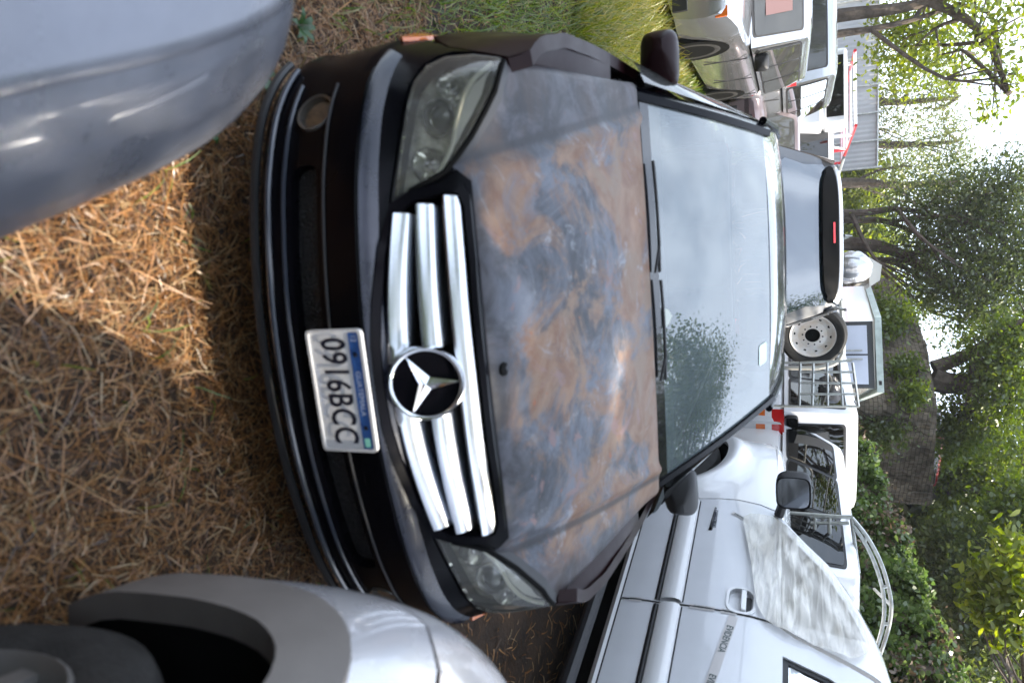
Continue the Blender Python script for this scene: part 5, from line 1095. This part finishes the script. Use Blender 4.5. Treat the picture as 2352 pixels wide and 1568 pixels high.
# tall trees out of the frame on the right: they shade the yard and show in the glass
b = np.array([7.2, 8.6, 0.3]); tree('shade_tree', 'tall spreading tree standing right of the yard, over the near white pickup', b, [[b, b + np.array([-.2, 0, 3]), b + np.array([-.8, 0, 6]), b + np.array([-1.6, 0, 9])]],
    [((5.7, 6.8, 8.0), (1.5, 1.5, 1.2), 1), ((4.9, 6.2, 7.0), (.8, .9, .7), .6), ((5.4, 5.6, 7.4), (1.2, 1.3, 1.0), .9), ((6.6, 7.6, 8.8), (1.4, 1.4, 1.1), .8)], L_dark, 190, .13, 14, .28, .22)
# a low bough over the sedan, mirrored in its windscreen
bb = np.array([3.4, 5.6, 0.2]); bt_ = thing('young_tree', 'young tree leaning over the sedan roof beside the white pickup bonnet', 'tree', bb)
bl3 = [((1.75, 4.45, 4.7), (.62, .6, .5), 1), ((2.5, 4.9, 5.3), (.75, .7, .55), 1), ((1.45, 5.0, 5.7), (.45, .5, .4), .5), ((2.2, 4.0, 4.2), (.5, .5, .35), .6), ((2.9, 4.3, 4.6), (.6, .6, .5), .7), ((1.2, 4.5, 5.1), (.5, .5, .4), .6), ((2.0, 5.6, 5.6), (.7, .6, .5), .9), ((2.7, 6.0, 6.0), (.7, .7, .5), .8), ((1.5, 5.7, 6.3), (.5, .5, .4), .5), ((.95, 4.3, 5.4), (.4, .4, .3), .3), ((1.7, 6.6, 7.0), (.6, .6, .45), .5), ((2.9, 6.8, 7.2), (.7, .7, .5), .7), ((2.3, 5.3, 6.5), (.5, .5, .4), .5), ((3.4, 5.2, 5.6), (.6, .6, .5), .8)]
mb = MB(); mb.tube([np.array(q) for q in smoothloop([(0, 0, 0), (.05, -.1, 2), (-.3, -.4, 3.6), (-.9, -.7, 4.9)], 4, False)], [.07 - .004 * k for k in range(13)], 8)
for c, r, k in bl3: mb.tube(smoothloop([(-.3, -.4, 3.6), (np.array(c) - bb) * .6 + np.array([0, 0, 1.2]), np.array(c) - bb], 4, False), [.03 - .003 * k for k in range(9)], 5)
mb.build('trunk', M_bark, bt_); leaves('crown', crown_points(bl3, 170, 12, .27) - bb, .062, L_dark, bt_)
b = np.array([8.4, 1.2, 0.1]); t2 = thing('shade_tree', 'tall broad tree standing beside the lens on the right, over the black sedan', 'tree', b)
bl2 = [((5.3, 2.6, 7.6), (1.3, 1.1, .8), 1.1), ((6.4, 2.0, 8.3), (1.3, 1.2, 1.0), 1.1), ((4.7, 1.2, 7.4), (.8, .8, .6), .6), ((6.3, .6, 7.8), (1.2, 1.0, .8), 1), ((5.3, .2, 7.6), (1.0, .9, .7), .8), ((4.6, 3.0, 7.9), (.9, .9, .7), .6), ((6.2, 3.4, 8.6), (1.2, 1.2, .9), .8), ((5.0, 4.2, 8.2), (1.0, 1.0, .7), .5), ((7.4, 1.4, 9), (1.3, 1.3, 1), .7), ((2.4, -1.6, 7.2), (1.8, 1.3, .8), 1.3), ((-.6, -2.0, 7.6), (1.8, 1.4, .8), 1.3), ((4.6, -2.0, 7.2), (1.6, 1.4, .9), 1.2), ((-3.4, -2.2, 8), (1.7, 1.4, .8), 1.1), ((.9, -4.2, 7), (2.2, 1.5, 1), 1.3)]  # masses above and behind the lens are added to dim the foreground
mb = MB(); mb.tube([np.array(q) * (1 - .0) for q in smoothloop([(0, 0, 0), (-.2, .1, 3), (-.8, .3, 5.5), (-1.6, .6, 8)], 4, False)], [.28 - .015 * k for k in range(13)], 8)
for c, r, k in bl2: mb.tube(smoothloop([(-.6, .2, 5.0), (np.array(c) - b) * .6 + np.array([-.2, 0, 2.0]), np.array(c) - b], 4, False), [.09 - .009 * k for k in range(9)], 6)
mb.build('trunk', M_bark, t2)
P = crown_points(bl2, 210, 14, .22)
g_ = P[:, :2] - SUN[:2] * (P[:, 2] / SUN[2])[:, None]      # a gap in the crown lets the sun onto the straw in front of the bumper
e_ = ((g_[:, 0] + .36) / .64) ** 2 + ((g_[:, 1] - 1.12) / .56) ** 2
e2 = ((g_[:, 0] + .50) / .28) ** 2 + ((g_[:, 1] - 2.12) / .10) ** 2
P = P[(e_ + rng.normal(size=len(e_)) * .42 > 1) & (e2 + rng.normal(size=len(e2)) * .3 > 1)]
leaves('crown', P - b, .12, L_dark, t2)
# corrugated fence with posts, far left
fp = atY(1930, -60, 25.5); fq = atY(1930, 392, 27.0)
ft = thing('corrugated_fence', 'grey white corrugated sheet fence with slim posts behind the left cars', 'fence', (fp[0], fp[1], 0))
d_ = np.array([fq[0] - fp[0], fq[1] - fp[1], 0]); Ln = np.linalg.norm(d_); d_ /= Ln; zt = atY(2018, 200, 26.2)[2]
nrm = np.array([d_[1], -d_[0], 0]); M_sheetm = mat('fence_sheet', (.34, .35, .35), .6, color2=(.44, .45, .44), vscale=1.2)
npan = 7
for k in range(npan):
    mb = MB(); s0, s1 = Ln * k / npan + .02, Ln * (k + 1) / npan - .02
    mb.grid([[d_ * s + nrm * .008 * math.sin(s * 40) + np.array([0, 0, z]) for s in np.linspace(s0, s1, 40)] for z in (.3, zt)]); mb.build('panel', M_sheetm, ft, smooth=False)
for k in range(npan + 1):
    mb = MB(); mb.tube([d_ * (Ln * k / npan) + nrm * .06 + np.array([0, 0, z]) for z in (0, zt + .15)], .04, 6); mb.build('post', M_galv, ft)
mb = MB(); mb.tube([nrm * .06 + np.array([0, 0, zt]), d_ * Ln + nrm * .06 + np.array([0, 0, zt])], .03, 6); mb.build('top_rail', M_galv, ft)

# the wood that closes the yard behind the lens: seen only in glass, chrome and paint
P = []
for _ in range(1700):
    an = rng.uniform(-1.25, 1.25); r = rng.uniform(13, 19); P.append((r * math.sin(an), -r * math.cos(an), rng.random() ** .8 * (11 + 3 * math.sin(an * 5)) + .2))
P = np.array(P); P = (P[:, None, :] + rng.normal(size=(len(P), 14, 3)) * .7).reshape(-1, 3)
leaves('woods_behind', P, .75, L_dark, kind='stuff')
# litter and weeds on the straw
sp_ = np.array([.62, .83]); q = np.array([.56, .86, .03])
mb = MB(); mb.grid([[np.array([.50 + .028 * i + .006 * math.sin(j * 2), .645 + .010 * j + .004 * math.sin(i * 2.1), .03 + .012 * math.sin(i * 1.3 + j) + .004 * j]) for i in range(6)] for j in range(4)]); o = mb.build('plastic_scrap', mat('pale_scrap', (.55, .68, .68), .4), None); tag(o, 'pale turquoise scrap of plastic on the straw by the black tyre', 'litter')
M_weed = blade_mat('weed_leaf', [(.03, .09, .02), (.06, .15, .03), (.10, .20, .05)], .4)
for k, (px, py, lab) in enumerate([(690, 62, 'small green weed at the tip of the grey car nose'), (592, 172, 'small green weed under the corner of the grey car'), (478, 305, 'tiny yellowing sprig on the sunlit straw')]):
    d = ray(px, py); s = (0.03 - CZ) / d[2]; p = np.array([0, 0, CZ]) + d * s
    t = thing('weed', lab, 'weed', (p[0], p[1], 0), 0)
    for j in range(7 if k < 2 else 3):
        a = j * 2.4 + k; r = .05 if k < 2 else .025; dx, dy = math.cos(a), math.sin(a); mb = MB()
        mb.grid([[np.array([dx * r * f * 1.2 - dy * w, dy * r * f * 1.2 + dx * w, .02 + .03 * math.sin(f * 2.2)]) for w in (-.011 * math.sin(math.pi * min(1, f * .9 + .08)), 0, .011 * math.sin(math.pi * min(1, f * .9 + .08)))] for f in np.linspace(0, 1, 6)])
        mb.build('leaf', M_weed, t)

# added to lighten far trees like lens flare: a thin haze over the yard
hz = bpy.data.materials.new('veil_air'); hz.use_nodes = True; hn = hz.node_tree; hn.nodes.remove(hn.nodes['Principled BSDF'])
pv = hn.nodes.new('ShaderNodeVolumePrincipled'); pv.inputs['Color'].default_value = (.95, .96, 1, 1); pv.inputs['Density'].default_value = .0007; pv.inputs['Anisotropy'].default_value = .3
hn.links.new(pv.outputs[0], hn.nodes['Material Output'].inputs['Volume'])
mb = MB(); mb.box(-60, 60, -30, 75, -1.2, 26); hzo = mb.build('veil', hz, None, smooth=False); hzo['kind'] = 'stuff'
